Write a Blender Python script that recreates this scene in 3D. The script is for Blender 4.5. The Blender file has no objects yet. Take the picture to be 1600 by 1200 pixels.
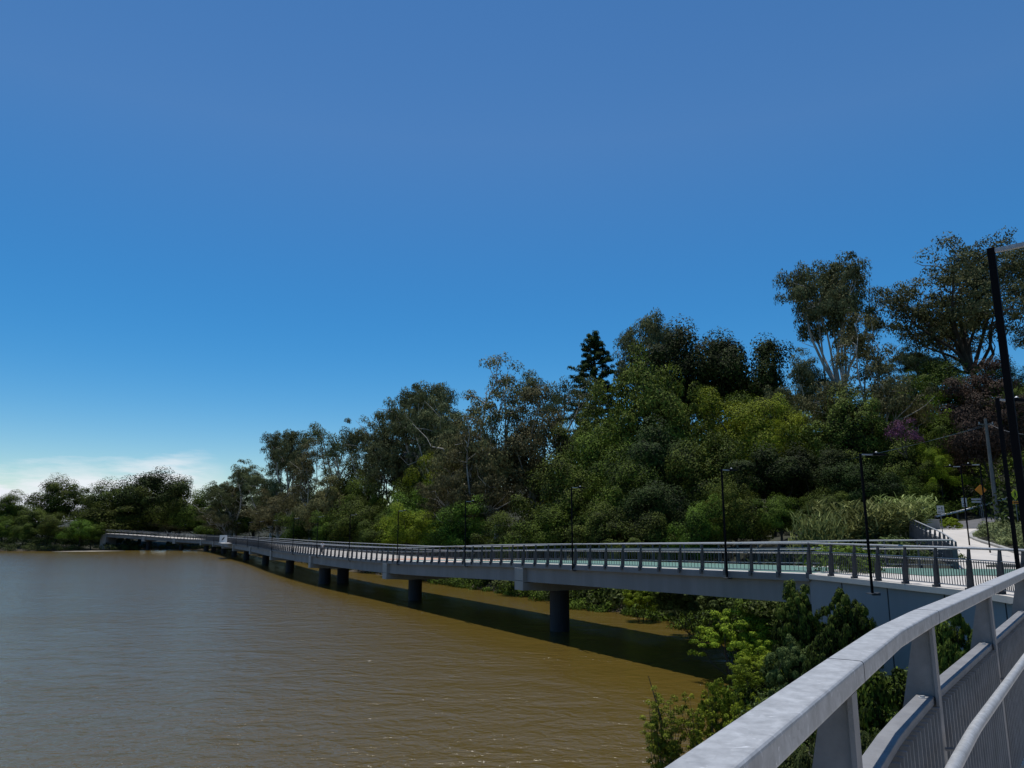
import bpy, bmesh, math, random
import numpy as np
from mathutils import Vector
from mathutils.geometry import tessellate_polygon
R = math.radians
scene = bpy.context.scene
COL = scene.collection

# ------------------------------------------------------------------ camera
F = 1180.0; HOR = 228.0
PITCH = math.atan(HOR / F)
CAMZ = 9.0
cam_d = bpy.data.cameras.new('camera'); cam = bpy.data.objects.new('camera', cam_d); COL.objects.link(cam)
cam.location = (0, 0, CAMZ); cam.rotation_euler = (math.pi/2 + PITCH, 0, 0)
cam_d.sensor_width = 36; cam_d.lens = 36 * F / 1600
cam_d.clip_start = 0.05; cam_d.clip_end = 20000
scene.camera = cam

# ------------------------------------------------------------------ sky and sun
SUN_EL = R(77); SUN_AZ = R(-18)      # measured from +Y, positive to the right
w = bpy.data.worlds.new('World'); scene.world = w; w.use_nodes = True
nt = w.node_tree; nt.nodes.clear()
out = nt.nodes.new('ShaderNodeOutputWorld'); bg = nt.nodes.new('ShaderNodeBackground')
sky = nt.nodes.new('ShaderNodeTexSky'); sky.sky_type = 'NISHITA'; sky.sun_disc = False
sky.sun_elevation = SUN_EL; sky.sun_rotation = SUN_AZ
sky.air_density = 1.0; sky.dust_density = 0.05; sky.ozone_density = 3.0; sky.altitude = 0
bg.inputs[1].default_value = 0.104
# thin low cloud bank over the left horizon, as a function of direction in the sky itself
tc = nt.nodes.new('ShaderNodeTexCoord'); sep = nt.nodes.new('ShaderNodeSeparateXYZ')
nt.links.new(tc.outputs['Generated'], sep.inputs[0])
def wm(op, a, b=None, c=None, clamp=False):
    n = nt.nodes.new('ShaderNodeMath'); n.operation = op; n.use_clamp = clamp
    for i, v in enumerate((a, b, c)):
        if v is None: continue
        if isinstance(v, (int, float)): n.inputs[i].default_value = v
        else: nt.links.new(v, n.inputs[i])
    return n.outputs[0]
az = wm('ARCTAN2', sep.outputs[0], sep.outputs[1]); el = wm('ARCSINE', sep.outputs[2])
cmb = nt.nodes.new('ShaderNodeCombineXYZ')
nt.links.new(wm('MULTIPLY', az, 5.0), cmb.inputs[0]); nt.links.new(wm('MULTIPLY', el, 26.0), cmb.inputs[1])
nz = nt.nodes.new('ShaderNodeTexNoise'); nz.inputs['Scale'].default_value = 1.6; nz.inputs['Detail'].default_value = 7; nz.inputs['Roughness'].default_value = .6
nt.links.new(cmb.outputs[0], nz.inputs['Vector'])
nz2 = nt.nodes.new('ShaderNodeTexNoise'); nz2.inputs['Scale'].default_value = .55; nz2.inputs['Detail'].default_value = 3
nt.links.new(cmb.outputs[0], nz2.inputs['Vector'])
q_ = wm('MULTIPLY', wm('ADD', az, .405), 13.0); hump = wm('MULTIPLY', wm('POWER', 2.718, wm('MULTIPLY', wm('MULTIPLY', q_, q_), -1.0)), .026)
top = wm('ADD', wm('ADD', wm('MULTIPLY', nz.outputs['Fac'], .07), .036), hump)
band = wm('MULTIPLY', wm('SUBTRACT', top, el), 32.0, clamp=True)
azm = wm('MULTIPLY', wm('SUBTRACT', -.355, az), 14.0, clamp=True)
dens = wm('MULTIPLY', wm('MULTIPLY', band, azm), wm('MULTIPLY', wm('SUBTRACT', nz.outputs['Fac'], .30), 5.0, clamp=True))
dens = wm('MULTIPLY', dens, 1.15, clamp=True)
mx = nt.nodes.new('ShaderNodeMix'); mx.data_type = 'RGBA'
mx.inputs[7].default_value = (8.0, 8.4, 8.9, 1)
hs = nt.nodes.new('ShaderNodeHueSaturation'); nt.links.new(wm('ADD', wm('MULTIPLY', wm('SUBTRACT', 1.0, wm('MULTIPLY', el, 2.0), clamp=True), .42), 1.25), hs.inputs['Saturation']); hs.inputs['Value'].default_value = 1.0
nt.links.new(sky.outputs[0], hs.inputs['Color'])
nt.links.new(dens, mx.inputs[0]); nt.links.new(hs.outputs[0], mx.inputs[6]); nt.links.new(mx.outputs[2], bg.inputs[0])
nt.links.new(bg.outputs[0], out.inputs[0])
sun_d = bpy.data.lights.new('sun', 'SUN'); sun_d.energy = 4.3; sun_d.angle = R(.53); sun_d.color = (1, .965, .91)
sun = bpy.data.objects.new('sun', sun_d); COL.objects.link(sun)
sdir = Vector((math.cos(SUN_EL)*math.sin(SUN_AZ), math.cos(SUN_EL)*math.cos(SUN_AZ), math.sin(SUN_EL)))
sun.rotation_euler = sdir.to_track_quat('Z', 'Y').to_euler()
scene.view_settings.view_transform = 'Standard'; scene.view_settings.look = 'None'
scene.view_settings.exposure = 0; scene.view_settings.gamma = 1
scene.render.engine = 'CYCLES'
scene.cycles.use_denoising = True
scene.cycles.max_bounces = 6; scene.cycles.transparent_max_bounces = 4
scene.cycles.diffuse_bounces = 3; scene.cycles.glossy_bounces = 3
scene.cycles.sample_clamp_direct = 6; scene.cycles.sample_clamp_indirect = 4

WZ = 1.35   # water level
# ------------------------------------------------------------------ helpers
cp, sp = math.cos(PITCH), math.sin(PITCH)
def ray(px, py):
    cx = (px-800)/F; cy = (600-py)/F
    return Vector((cx, cp - sp*cy, sp + cp*cy))
def at(px, py, Y):
    r = ray(px, py); t = Y / r.y
    return Vector((r.x*t, Y, CAMZ + r.z*t))
def onz(px, py, z):
    r = ray(px, py); t = (z-CAMZ)/r.z
    return Vector((r.x*t, r.y*t, z))

def tag(o, label=None, cat=None, group=None, kind=None):
    if label: o['label'] = label
    if cat: o['category'] = cat
    if group: o['group'] = group
    if kind: o['kind'] = kind
    return o
def thing(name, label, cat, loc=(0,0,0), rotz=0, group=None):
    o = bpy.data.objects.new(name, None); COL.objects.link(o); o.empty_display_size = .2
    o.location = loc; o.rotation_euler = (0, 0, rotz)
    return tag(o, label, cat, group)
def copy_tree(o, parent=None):
    c = o.copy(); COL.objects.link(c)
    if parent is not None: c.parent = parent
    for ch in list(o.children): copy_tree(ch, c)
    return c

class MB:
    def __init__(s): s.v = []; s.f = []
    def add(s, vs, fs):
        n = len(s.v); s.v += [tuple(v) for v in vs]; s.f += [tuple(i+n for i in f) for f in fs]
    def box(s, c, d, ax=(1,0), tilt=None):
        """c centre, d full sizes (along ax, across, up); ax = xy direction of the first size"""
        a = Vector((ax[0], ax[1], 0)).normalized(); b = Vector((-a.y, a.x, 0)); u = Vector((0,0,1)); c = Vector(c)
        vs = [c + a*(i*d[0]/2) + b*(j*d[1]/2) + u*(k*d[2]/2) for i in (-1,1) for j in (-1,1) for k in (-1,1)]
        s.add(vs, [(0,1,3,2),(4,6,7,5),(0,4,5,1),(2,3,7,6),(0,2,6,4),(1,5,7,3)])
    def tube(s, pts, rad, n=8, cap=True):
        pts = [Vector(p) for p in pts]
        if not hasattr(rad, '__len__'): rad = [rad]*len(pts)
        rings = []; prev = None
        for i, p in enumerate(pts):
            t = (pts[min(i+1, len(pts)-1)] - pts[max(i-1, 0)]).normalized()
            if prev is None:
                prev = t.orthogonal().normalized()
            prev = (prev - t*prev.dot(t)).normalized(); q = t.cross(prev)
            rings.append([p + (prev*math.cos(2*math.pi*k/n) + q*math.sin(2*math.pi*k/n))*rad[i] for k in range(n)])
        vs = [v for r in rings for v in r]; fs = []
        for i in range(len(pts)-1):
            for k in range(n): fs.append((i*n+k, i*n+(k+1)%n, (i+1)*n+(k+1)%n, (i+1)*n+k))
        if cap: fs.append(tuple(range(n-1, -1, -1))); fs.append(tuple((len(pts)-1)*n+k for k in range(n)))
        s.add(vs, fs)
    def sweep(s, pts, prof, cap=True):
        """prof: closed list of (u to the left, v up), mitred in plan"""
        pts = [Vector(p) for p in pts]; n = len(prof); vs = []
        for i, p in enumerate(pts):
            d1 = (pts[i]-pts[i-1]) if i > 0 else (pts[1]-pts[0]); d2 = (pts[i+1]-pts[i]) if i < len(pts)-1 else d1
            d1 = Vector((d1.x,d1.y,0)).normalized(); d2 = Vector((d2.x,d2.y,0)).normalized()
            t = (d1+d2).normalized(); L = Vector((-t.y, t.x, 0)); k = 1/max(.5, t.dot(d1))
            for (u, v) in prof: vs.append(p + L*(u*k) + Vector((0,0,v)))
        fs = []
        for i in range(len(pts)-1):
            for k in range(n): fs.append((i*n+k, i*n+(k+1)%n, (i+1)*n+(k+1)%n, (i+1)*n+k))
        if cap: fs.append(tuple(range(n-1,-1,-1))); fs.append(tuple((len(pts)-1)*n+k for k in range(n)))
        s.add(vs, fs)
    def prism(s, poly, d):
        """poly: list of 3d points, extruded by vector d"""
        n = len(poly); d = Vector(d); vs = [Vector(p) for p in poly] + [Vector(p)+d for p in poly]
        fs = [tuple(range(n-1,-1,-1)), tuple(range(n, 2*n))] + [(k, (k+1)%n, n+(k+1)%n, n+k) for k in range(n)]
        s.add(vs, fs)
    def build(s, name, m, parent=None, smooth=False, bevel=0, recalc=True):
        me = bpy.data.meshes.new(name); me.from_pydata(s.v, [], s.f)
        if recalc:
            bm = bmesh.new(); bm.from_mesh(me); bmesh.ops.recalc_face_normals(bm, faces=bm.faces); bm.to_mesh(me); bm.free()
        if smooth: me.polygons.foreach_set('use_smooth', [True]*len(me.polygons))
        me.materials.append(m)
        o = bpy.data.objects.new(name, me); COL.objects.link(o)
        if parent is not None: o.parent = parent
        if bevel:
            b = o.modifiers.new('bevel', 'BEVEL'); b.width = bevel; b.segments = 2; b.limit_method = 'ANGLE'; b.angle_limit = R(35)
        return o

def catmull(P, step=2.0):
    P = [Vector(p) for p in P]; out_ = []
    for i in range(len(P)-1):
        a = P[max(i-1,0)]; b = P[i]; c = P[i+1]; d = P[min(i+2,len(P)-1)]
        if i == 0: a = b*2 - c
        if i == len(P)-2: d = c*2 - b
        n = max(1, int((c-b).length/step))
        for k in range(n):
            t = k/n
            out_.append(.5*((2*b) + (c-a)*t + (2*a-5*b+4*c-d)*t*t + (3*b-a-3*c+d)*t**3))
    out_.append(P[-1]); return out_
def offset(pts, u):
    res = []
    for i, p in enumerate(pts):
        t = pts[min(i+1,len(pts)-1)] - pts[max(i-1,0)]; t = Vector((t.x,t.y,0)).normalized()
        res.append(p + Vector((-t.y, t.x, 0))*u)
    return res
def along(pts, s):
    """point and plan direction at arc length s"""
    for i in range(len(pts)-1):
        L = (pts[i+1]-pts[i]).length
        if s <= L or i == len(pts)-2:
            t = pts[i+1]-pts[i]; return pts[i] + t*(s/L), Vector((t.x,t.y,0)).normalized()
        s -= L
def length(pts): return sum((pts[i+1]-pts[i]).length for i in range(len(pts)-1))
def resample(pts, step):
    L = length(pts); n = max(1, round(L/step)); return [along(pts, L*k/n)[0] for k in range(n+1)]

# ------------------------------------------------------------------ materials
def mat(name, col, rough=.7, metal=0, var=.0, scale=1.0, bump=0, bscale=30, streak=False, spec=.5, detail=4):
    m = bpy.data.materials.new(name); m.use_nodes = True; n = m.node_tree; b = n.nodes['Principled BSDF']
    b.inputs['Base Color'].default_value = (*col, 1); b.inputs['Roughness'].default_value = rough; b.inputs['Metallic'].default_value = metal
    b.inputs['Specular IOR Level'].default_value = spec
    tcn = n.nodes.new('ShaderNodeTexCoord')
    if var:
        t = n.nodes.new('ShaderNodeTexNoise'); t.inputs['Scale'].default_value = scale; t.inputs['Detail'].default_value = detail; t.inputs['Roughness'].default_value = .65
        src = tcn.outputs['Object']
        if streak:
            mp = n.nodes.new('ShaderNodeMapping'); mp.inputs['Scale'].default_value = (1, 1, .12); n.links.new(src, mp.inputs[0]); src = mp.outputs[0]
        n.links.new(src, t.inputs['Vector'])
        r = n.nodes.new('ShaderNodeValToRGB'); r.color_ramp.elements[0].position = .3; r.color_ramp.elements[1].position = .7
        r.color_ramp.elements[0].color = (*[c*(1-var) for c in col], 1); r.color_ramp.elements[1].color = (*[min(1, c*(1+var)) for c in col], 1)
        n.links.new(t.outputs['Fac'], r.inputs[0]); n.links.new(r.outputs[0], b.inputs['Base Color'])
    if bump:
        t2 = n.nodes.new('ShaderNodeTexNoise'); t2.inputs['Scale'].default_value = bscale; t2.inputs['Detail'].default_value = 5
        n.links.new(tcn.outputs['Object'], t2.inputs['Vector'])
        bp = n.nodes.new('ShaderNodeBump'); bp.inputs['Strength'].default_value = bump; bp.inputs['Distance'].default_value = .02
        n.links.new(t2.outputs['Fac'], bp.inputs['Height']); n.links.new(bp.outputs[0], b.inputs['Normal'])
    return m

def leafmat(name, c1, c2, trans=.35, c3=None, rough=.55):
    """leaf colour varies leaf by leaf and tree by tree"""
    m = bpy.data.materials.new(name); m.use_nodes = True; n = m.node_tree; b = n.nodes['Principled BSDF']
    g = n.nodes.new('ShaderNodeNewGeometry'); oi = n.nodes.new('ShaderNodeObjectInfo')
    nz_ = n.nodes.new('ShaderNodeTexNoise'); nz_.inputs['Scale'].default_value = .35; nz_.inputs['Detail'].default_value = 2
    n.links.new(g.outputs['Position'], nz_.inputs['Vector'])
    a = n.nodes.new('ShaderNodeMath'); a.operation = 'MULTIPLY_ADD'; a.inputs[1].default_value = .55
    n.links.new(g.outputs['Random Per Island'], a.inputs[0])
    a2 = n.nodes.new('ShaderNodeMath'); a2.operation = 'MULTIPLY_ADD'; a2.inputs[1].default_value = .9; a2.inputs[2].default_value = -.22
    n.links.new(nz_.outputs['Fac'], a2.inputs[0]); n.links.new(a2.outputs[0], a.inputs[2])
    r = n.nodes.new('ShaderNodeValToRGB'); r.color_ramp.elements[0].color = (*c1, 1); r.color_ramp.elements[1].color = (*c2, 1)
    r.color_ramp.elements[0].position = .22; r.color_ramp.elements[1].position = .82
    if c3: e = r.color_ramp.elements.new(.97); e.color = (*c3, 1)
    n.links.new(a.outputs[0], r.inputs[0])
    h = n.nodes.new('ShaderNodeHueSaturation')
    mr = n.nodes.new('ShaderNodeMapRange'); mr.inputs[3].default_value = .75; mr.inputs[4].default_value = 1.25
    n.links.new(oi.outputs['Random'], mr.inputs[0]); n.links.new(mr.outputs[0], h.inputs['Value'])
    mr2 = n.nodes.new('ShaderNodeMapRange'); mr2.inputs[3].default_value = .485; mr2.inputs[4].default_value = .515
    n.links.new(oi.outputs['Random'], mr2.inputs[0]); n.links.new(mr2.outputs[0], h.inputs['Hue'])
    n.links.new(r.outputs[0], h.inputs['Color']); n.links.new(h.outputs[0], b.inputs['Base Color'])
    b.inputs['Roughness'].default_value = .75; b.inputs['Specular IOR Level'].default_value = .10
    tr = n.nodes.new('ShaderNodeBsdfTranslucent'); n.links.new(h.outputs[0], tr.inputs[0])
    ms = n.nodes.new('ShaderNodeMixShader'); ms.inputs[0].default_value = trans
    n.links.new(b.outputs[0], ms.inputs[1]); n.links.new(tr.outputs[0], ms.inputs[2]); n.links.new(ms.outputs[0], n.nodes['Material Output'].inputs[0])
    return m

M = {}
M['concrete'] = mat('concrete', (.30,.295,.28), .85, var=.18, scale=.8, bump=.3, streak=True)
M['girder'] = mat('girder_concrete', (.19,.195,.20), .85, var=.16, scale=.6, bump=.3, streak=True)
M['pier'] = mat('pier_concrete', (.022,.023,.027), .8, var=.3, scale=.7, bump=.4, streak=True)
M['wall'] = mat('blue_grey_wall_paint', (.21,.225,.245), .75, var=.10, scale=.5, bump=.2, streak=True)
M['deck'] = mat('pale_path_concrete', (.50,.465,.42), .9, var=.10, scale=.5, bump=.2)
M['lane'] = mat('green_lane_coating', (.085,.175,.14), .85, var=.12, scale=.7)
M['orange'] = mat('orange_deck_paint', (.65,.40,.28), .85, var=.2, scale=.8)
M['mint'] = mat('mint_deck_paint', (.30,.44,.39), .85, var=.2, scale=.8)
M['asphalt'] = mat('asphalt', (.10,.10,.105), .9, var=.2, scale=.6, bump=.3)
M['white'] = mat('white_paint', (.75,.75,.73), .6, var=.05)
M['earth'] = mat('earth', (.020,.022,.010), .95, var=.4, scale=.25, bump=.5, bscale=3)
M['sand'] = mat('pale_sand', (.36,.32,.25), .95, var=.2, scale=.5)
M['black'] = mat('black_powder_coat', (.004,.004,.005), .7, spec=.1)
M['timber'] = mat('weathered_timber', (.16,.15,.13), .85, var=.3, scale=4, streak=True)
M['bark'] = mat('dark_bark', (.05,.042,.033), .95, var=.35, scale=2, bump=.5, streak=True)
M['palebark'] = mat('pale_gum_bark', (.38,.35,.30), .85, var=.35, scale=1.5, streak=True)
M['darkmetal'] = mat('dull_galvanised_steel', (.075,.08,.088), .55, metal=.25, var=.25, scale=3)
M['signwhite'] = mat('sign_white', (.45,.46,.45), .5); M['signblack'] = mat('sign_black', (.02,.02,.02), .5)
M['signorange'] = mat('sign_orange', (.85,.28,.02), .5); M['signyellow'] = mat('sign_yellow', (.62,.62,.03), .5)
M['roof'] = mat('roof_sheet', (.10,.10,.10), .6, var=.1); M['render'] = mat('house_render', (.22,.20,.17), .8, var=.1)
M['glass'] = mat('window_glass', (.02,.025,.03), .1)

def galvmat():
    m = bpy.data.materials.new('galvanised_steel'); m.use_nodes = True; n = m.node_tree; b = n.nodes['Principled BSDF']
    t = n.nodes.new('ShaderNodeTexCoord')
    v = n.nodes.new('ShaderNodeTexVoronoi'); v.inputs['Scale'].default_value = 55
    z = n.nodes.new('ShaderNodeTexNoise'); z.inputs['Scale'].default_value = 13; z.inputs['Detail'].default_value = 9; z.inputs['Roughness'].default_value = .7
    mp = n.nodes.new('ShaderNodeMapping'); mp.inputs['Scale'].default_value = (1,1,.6)
    n.links.new(t.outputs['Object'], mp.inputs[0]); n.links.new(mp.outputs[0], z.inputs['Vector']); n.links.new(t.outputs['Object'], v.inputs['Vector'])
    r = n.nodes.new('ShaderNodeValToRGB'); r.color_ramp.elements[0].color = (.32,.325,.33,1); r.color_ramp.elements[1].color = (.50,.51,.52,1)
    r.color_ramp.elements[0].position = .32; r.color_ramp.elements[1].position = .68
    n.links.new(z.outputs['Fac'], r.inputs[0])
    m1 = n.nodes.new('ShaderNodeMix'); m1.data_type = 'RGBA'; m1.blend_type = 'MULTIPLY'; m1.inputs[0].default_value = .22
    n.links.new(r.outputs[0], m1.inputs[6]); bw = n.nodes.new('ShaderNodeRGBToBW'); n.links.new(v.outputs['Color'], bw.inputs[0]); n.links.new(bw.outputs[0], m1.inputs[7])
    # white oxide blotches and scratches
    z2 = n.nodes.new('ShaderNodeTexNoise'); z2.inputs['Scale'].default_value = 30; z2.inputs['Detail'].default_value = 6; z2.inputs['Distortion'].default_value = 1.2
    mp2 = n.nodes.new('ShaderNodeMapping'); mp2.inputs['Rotation'].default_value = (0,0,R(-20)); mp2.inputs['Scale'].default_value = (.5,2.4,1)
    n.links.new(t.outputs['Object'], mp2.inputs[0]); n.links.new(mp2.outputs[0], z2.inputs['Vector'])
    r2 = n.nodes.new('ShaderNodeValToRGB'); r2.color_ramp.elements[0].position = .64; r2.color_ramp.elements[1].position = .72
    r2.color_ramp.elements[0].color = (0,0,0,1); r2.color_ramp.elements[1].color = (.75,.75,.75,1)
    n.links.new(z2.outputs['Fac'], r2.inputs[0])
    m2 = n.nodes.new('ShaderNodeMix'); m2.data_type = 'RGBA'; m2.inputs[7].default_value = (.72,.73,.75,1)
    n.links.new(r2.outputs[0], m2.inputs[0]); n.links.new(m1.outputs[2], m2.inputs[6])
    n.links.new(m2.outputs[2], b.inputs['Base Color'])
    b.inputs['Metallic'].default_value = .2; b.inputs['Roughness'].default_value = .5
    bp = n.nodes.new('ShaderNodeBump'); bp.inputs['Strength'].default_value = .25; bp.inputs['Distance'].default_value = .002
    n.links.new(z2.outputs['Fac'], bp.inputs['Height']); n.links.new(bp.outputs[0], b.inputs['Normal'])
    return m
M['galv'] = galvmat()

def watermat():
    m = bpy.data.materials.new('muddy_river_water'); m.use_nodes = True; n = m.node_tree; b = n.nodes['Principled BSDF']
    t = n.nodes.new('ShaderNodeTexCoord')
    zc = n.nodes.new('ShaderNodeTexNoise'); zc.inputs['Scale'].default_value = .02; zc.inputs['Detail'].default_value = 3
    n.links.new(t.outputs['Object'], zc.inputs['Vector'])
    rc = n.nodes.new('ShaderNodeValToRGB'); rc.color_ramp.elements[0].color = (.090,.060,.010,1); rc.color_ramp.elements[1].color = (.110,.074,.015,1)
    n.links.new(zc.outputs['Fac'], rc.inputs[0]); n.links.new(rc.outputs[0], b.inputs['Base Color'])
    b.inputs['Roughness'].default_value = .17; b.inputs['IOR'].default_value = 1.48
    def wave(sc, stretch, rot, det=3):
        mp = n.nodes.new('ShaderNodeMapping'); mp.inputs['Rotation'].default_value = (0,0,R(rot)); mp.inputs['Scale'].default_value = (sc, sc*stretch, 1)
        z = n.nodes.new('ShaderNodeTexNoise'); z.inputs['Scale'].default_value = 1; z.inputs['Detail'].default_value = det; z.inputs['Roughness'].default_value = .55
        z.inputs['Distortion'].default_value = .6
        n.links.new(t.outputs['Object'], mp.inputs[0]); n.links.new(mp.outputs[0], z.inputs['Vector']); return z.outputs['Fac']
    a = wave(1.3, 1.35, 8, 4); c = wave(4.5, 1.3, -14); d = wave(.35, 1.5, 24, 3)
    gust = wave(.035, 2.2, 15, 2)
    gr = n.nodes.new('ShaderNodeMapRange'); gr.inputs[1].default_value = .35; gr.inputs[2].default_value = .65; gr.inputs[3].default_value = .45; gr.inputs[4].default_value = 1.25
    n.links.new(gust, gr.inputs[0])
    def bump(h, st, dist, prev=None):
        bp = n.nodes.new('ShaderNodeBump'); bp.inputs['Strength'].default_value = st; bp.inputs['Distance'].default_value = dist
        n.links.new(h, bp.inputs['Height'])
        if prev: n.links.new(prev, bp.inputs['Normal'])
        return bp
    b1 = bump(d, 1, .24); b2 = bump(a, 1, .13, b1.outputs[0]); b3 = bump(c, 1, .03, b2.outputs[0])
    n.links.new(gr.outputs[0], b2.inputs['Strength'])
    n.links.new(b3.outputs[0], b.inputs['Normal'])
    return m
M['water'] = watermat()

L = {}
L['euc']   = leafmat('gum_leaves', (.028,.036,.013), (.200,.220,.092), .18, rough=.45)
L['eucbrown'] = leafmat('olive_brown_gum_leaves', (.032,.032,.013), (.210,.195,.080), .18)
L['dense'] = leafmat('dark_broad_leaves', (.006,.012,.003), (.130,.170,.024), .12, rough=.4)
L['mid']   = leafmat('mid_green_leaves', (.008,.020,.004), (.155,.240,.026), .16)
L['bright']= leafmat('bright_green_leaves', (.035,.060,.006), (.330,.410,.030), .22)
L['willow']= leafmat('olive_green_leaves', (.014,.025,.005), (.205,.255,.038), .18)
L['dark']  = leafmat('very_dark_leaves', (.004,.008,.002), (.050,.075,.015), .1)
L['vine']  = leafmat('reddish_brown_vine_leaves', (0.031,0.024,0.017), (0.111,0.072,0.052), .14)
L['pink']  = leafmat('pink_blossom', (.07,.03,.045), (.26,.11,.19), .2)
L['reed']  = leafmat('reed_leaves', (.08,.10,.03), (.36,.40,.14), .22)
L['scrub'] = leafmat('scrub_leaves', (0.026,0.043,0.012), (0.133,0.168,0.049), .16)
L['bed'] = leafmat('grey_green_garden_leaves', (.045,.055,.022), (.26,.28,.12), .2)
L['yellow']= leafmat('yellow_green_leaves', (.05,.075,.008), (.24,.27,.03), .3)

# ------------------------------------------------------------------ terrain
SHORE = [(-30,-60),(-14,-25),(-6,-5),(.5,8),(4,16),(6,24.5),(10.8,34),(14,42),(16.3,53),(14.6,62),(13,71),(6.8,78),(1.5,93),(-20,131),(-43,170),(-71,225),(-92,268),(-118,302),(-140,305),(-150,293),(-161,284),(-196,281),(-290,295),(-460,330),(-900,350)]
SH = np.array(SHORE, float)
def seg_dist(P, poly):
    """unsigned distance and side of the nearest segment (positive = right of the direction of travel)"""
    best = np.full(len(P), 1e9); side = np.zeros(len(P))
    for i in range(len(poly)-1):
        a = poly[i]; b = poly[i+1]; d = b-a; L2 = (d*d).sum()
        t = np.clip(((P-a)@d)/L2, 0, 1); q = a + t[:,None]*d; e = P-q; r = np.hypot(e[:,0], e[:,1])
        s = np.sign(d[0]*(P[:,1]-a[1]) - d[1]*(P[:,0]-a[0]))
        m = r < best - 1e-9; best[m] = r[m]; side[m] = -s[m]
    return best, side
def in_poly(P, poly):
    x, y = P[:,0], P[:,1]; r = np.zeros(len(P), bool); n = len(poly)
    for i in range(n):
        x1, y1 = poly[i][:2]; x2, y2 = poly[(i+1)%n][:2]
        c = ((y1 > y) != (y2 > y)) & (x < (x2-x1)*(y-y1)/((y2-y1) if y2 != y1 else 1e-9) + x1)
        r ^= c
    return r
# edge of the walkway (river side), from behind the camera round the cove to the bridge
ZR = 8.60                       # top of the handrail next to the camera
fr = [onz(px, py, ZR) for px, py in ((1128,1172),(1232,1095),(1312,1036),(1385,984),(1440,956),(1512,926),(1600,889))]
E0 = [Vector((fr[0].x - (fr[1]-fr[0]).normalized().x*k, fr[0].y - (fr[1]-fr[0]).normalized().y*k, ZR)) for k in (9, 6, 3, 1.5)]
ZD = ZR - 1.42                  # deck level at the camera
EDGE_NEAR = [Vector((p.x, p.y, ZD)) for p in E0 + fr]
EDGE_COVE = [Vector(p) for p in ((8.2,11.9,7.12),(11.0,15.6,7.08),(13.3,19.0,7.04),(14.8,22.0,7.02),(15.5,25.0,7),(15.2,28,7),(14.75,30.5,7),(14.4,33,7),(13.75,36,7))]
EDGE = EDGE_NEAR + EDGE_COVE
FAR_EDGE = [Vector(p) for p in ((19.6,43.8,7.0),(23,40,7.0))]
RAMP_L = [Vector(p) for p in ((23,40,7.0),(25.2,45,7.42),(27.8,52,8.0),(31,60,8.55),(36,67,8.95),(42,74,9.1))]
RAMP_R = [Vector(p) for p in ((32.9,48,7.0),(33.6,51,7.3),(34.6,55,7.75),(36.8,62,8.35),(41,68,8.9),(46,72,9.15))]
LAND_R = [Vector(p) for p in ((32.9,48,7.0),(37.5,43.5,7.0),(52,40,7.0),(60,20,7.0),(40,5,7.15),(22,-20,7.2))]
ROAD_N = [Vector(p) for p in ((30,78,8.6),(42,74,9.1),(46,72,9.2),(56,74.5,10.6),(68,80,12.3),(95,92,16.5),(130,105,21))]
ROAD_F = [Vector(p) for p in ((32,88,8.6),(43,85,9.2),(50,84,10.0),(60,85.5,11.5),(70,91,13.0),(93,103,17.0),(127,117,21.5))]
LAND = EDGE + FAR_EDGE + list(LAND_R)
def plane_z(P, pts):
    q = np.array([tuple(p) for p in pts]); d = np.hypot(P[:,0,None]-q[None,:,0], P[:,1,None]-q[None,:,1]) + .5
    wgt = 1/d**3; return (wgt*q[None,:,2]).sum(1)/wgt.sum(1)
def terrain(P):
    P = np.atleast_2d(np.array(P, float))
    d, s = seg_dist(P, SH); sd = d*s
    x, y = P[:,0], P[:,1]
    hill = np.interp(x, [-400,-170,-120,-70,-20,30,80,200], [3,4,6,13,17,25,25,26])
    wid = np.interp(x, [-400,-120,-60,40,200], [65,60,62,76,80])
    t = np.clip(sd/wid, 0, 1); h = 1.2*np.clip(sd/3, 0, 1) + hill*(t**1.5) + 8*np.clip((sd-wid)/120, 0, 1)
    h += .5*np.sin(x*.23+1)*np.sin(y*.19)*np.clip(sd/10, 0, 1)
    h = np.where(sd < 0, np.maximum(-3, sd*.35), h) + WZ
    # flatten round the landing, ramp and road
    land = np.array([(p.x,p.y) for p in LAND]); ramp = np.array([(p.x,p.y) for p in RAMP_L + RAMP_R[::-1]]); road = np.array([(p.x,p.y) for p in ROAD_N + ROAD_F[::-1]])
    dl, _ = seg_dist(P, np.array([(p.x,p.y) for p in LAND_R])); dr, _ = seg_dist(P, np.vstack([ramp, ramp[:1]])); do, _ = seg_dist(P, np.vstack([road, road[:1]]))
    il, ir, io = in_poly(P, land), in_poly(P, ramp), in_poly(P, road)
    dl = np.where(il, 0, dl); dr = np.where(ir, 0, dr); do = np.where(io, 0, do)
    zp = plane_z(P, LAND_R + RAMP_L + RAMP_R + ROAD_N + ROAD_F) - .3
    dm = np.minimum(np.minimum(dl, dr), do)
    de, _ = seg_dist(P, np.array([(p.x,p.y) for p in EDGE]))
    k = np.clip(1 - (dm-1)/9, 0, 1); k = k*k*(3-2*k)
    riverward = (~il) & (de < dl) & (x < 22)
    k = np.where(riverward & (y < 38), 0, k)
    h = h*(1-k) + zp*k
    h = np.where((y < 40) & riverward, np.minimum(h, 3.2), h)
    h = np.where(il & (de < 3.0), np.minimum(h, 3.2), h)
    h = np.where(il & (de >= 3.0), zp, h)
    # garden bed beside the ramp rises towards the road
    db, sb = seg_dist(P, np.array([(p.x,p.y) for p in RAMP_R])); 
    bed = (~il)&(~ir)&(~io)&(sb > 0)&(y > 42)&(y < 82)&(x > 33)
    h = np.where(bed, np.maximum(h, np.minimum(zp+.3+db*.14, 14)), h)
    return h
def tz(x, y): return float(terrain([(x, y)])[0])

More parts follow.
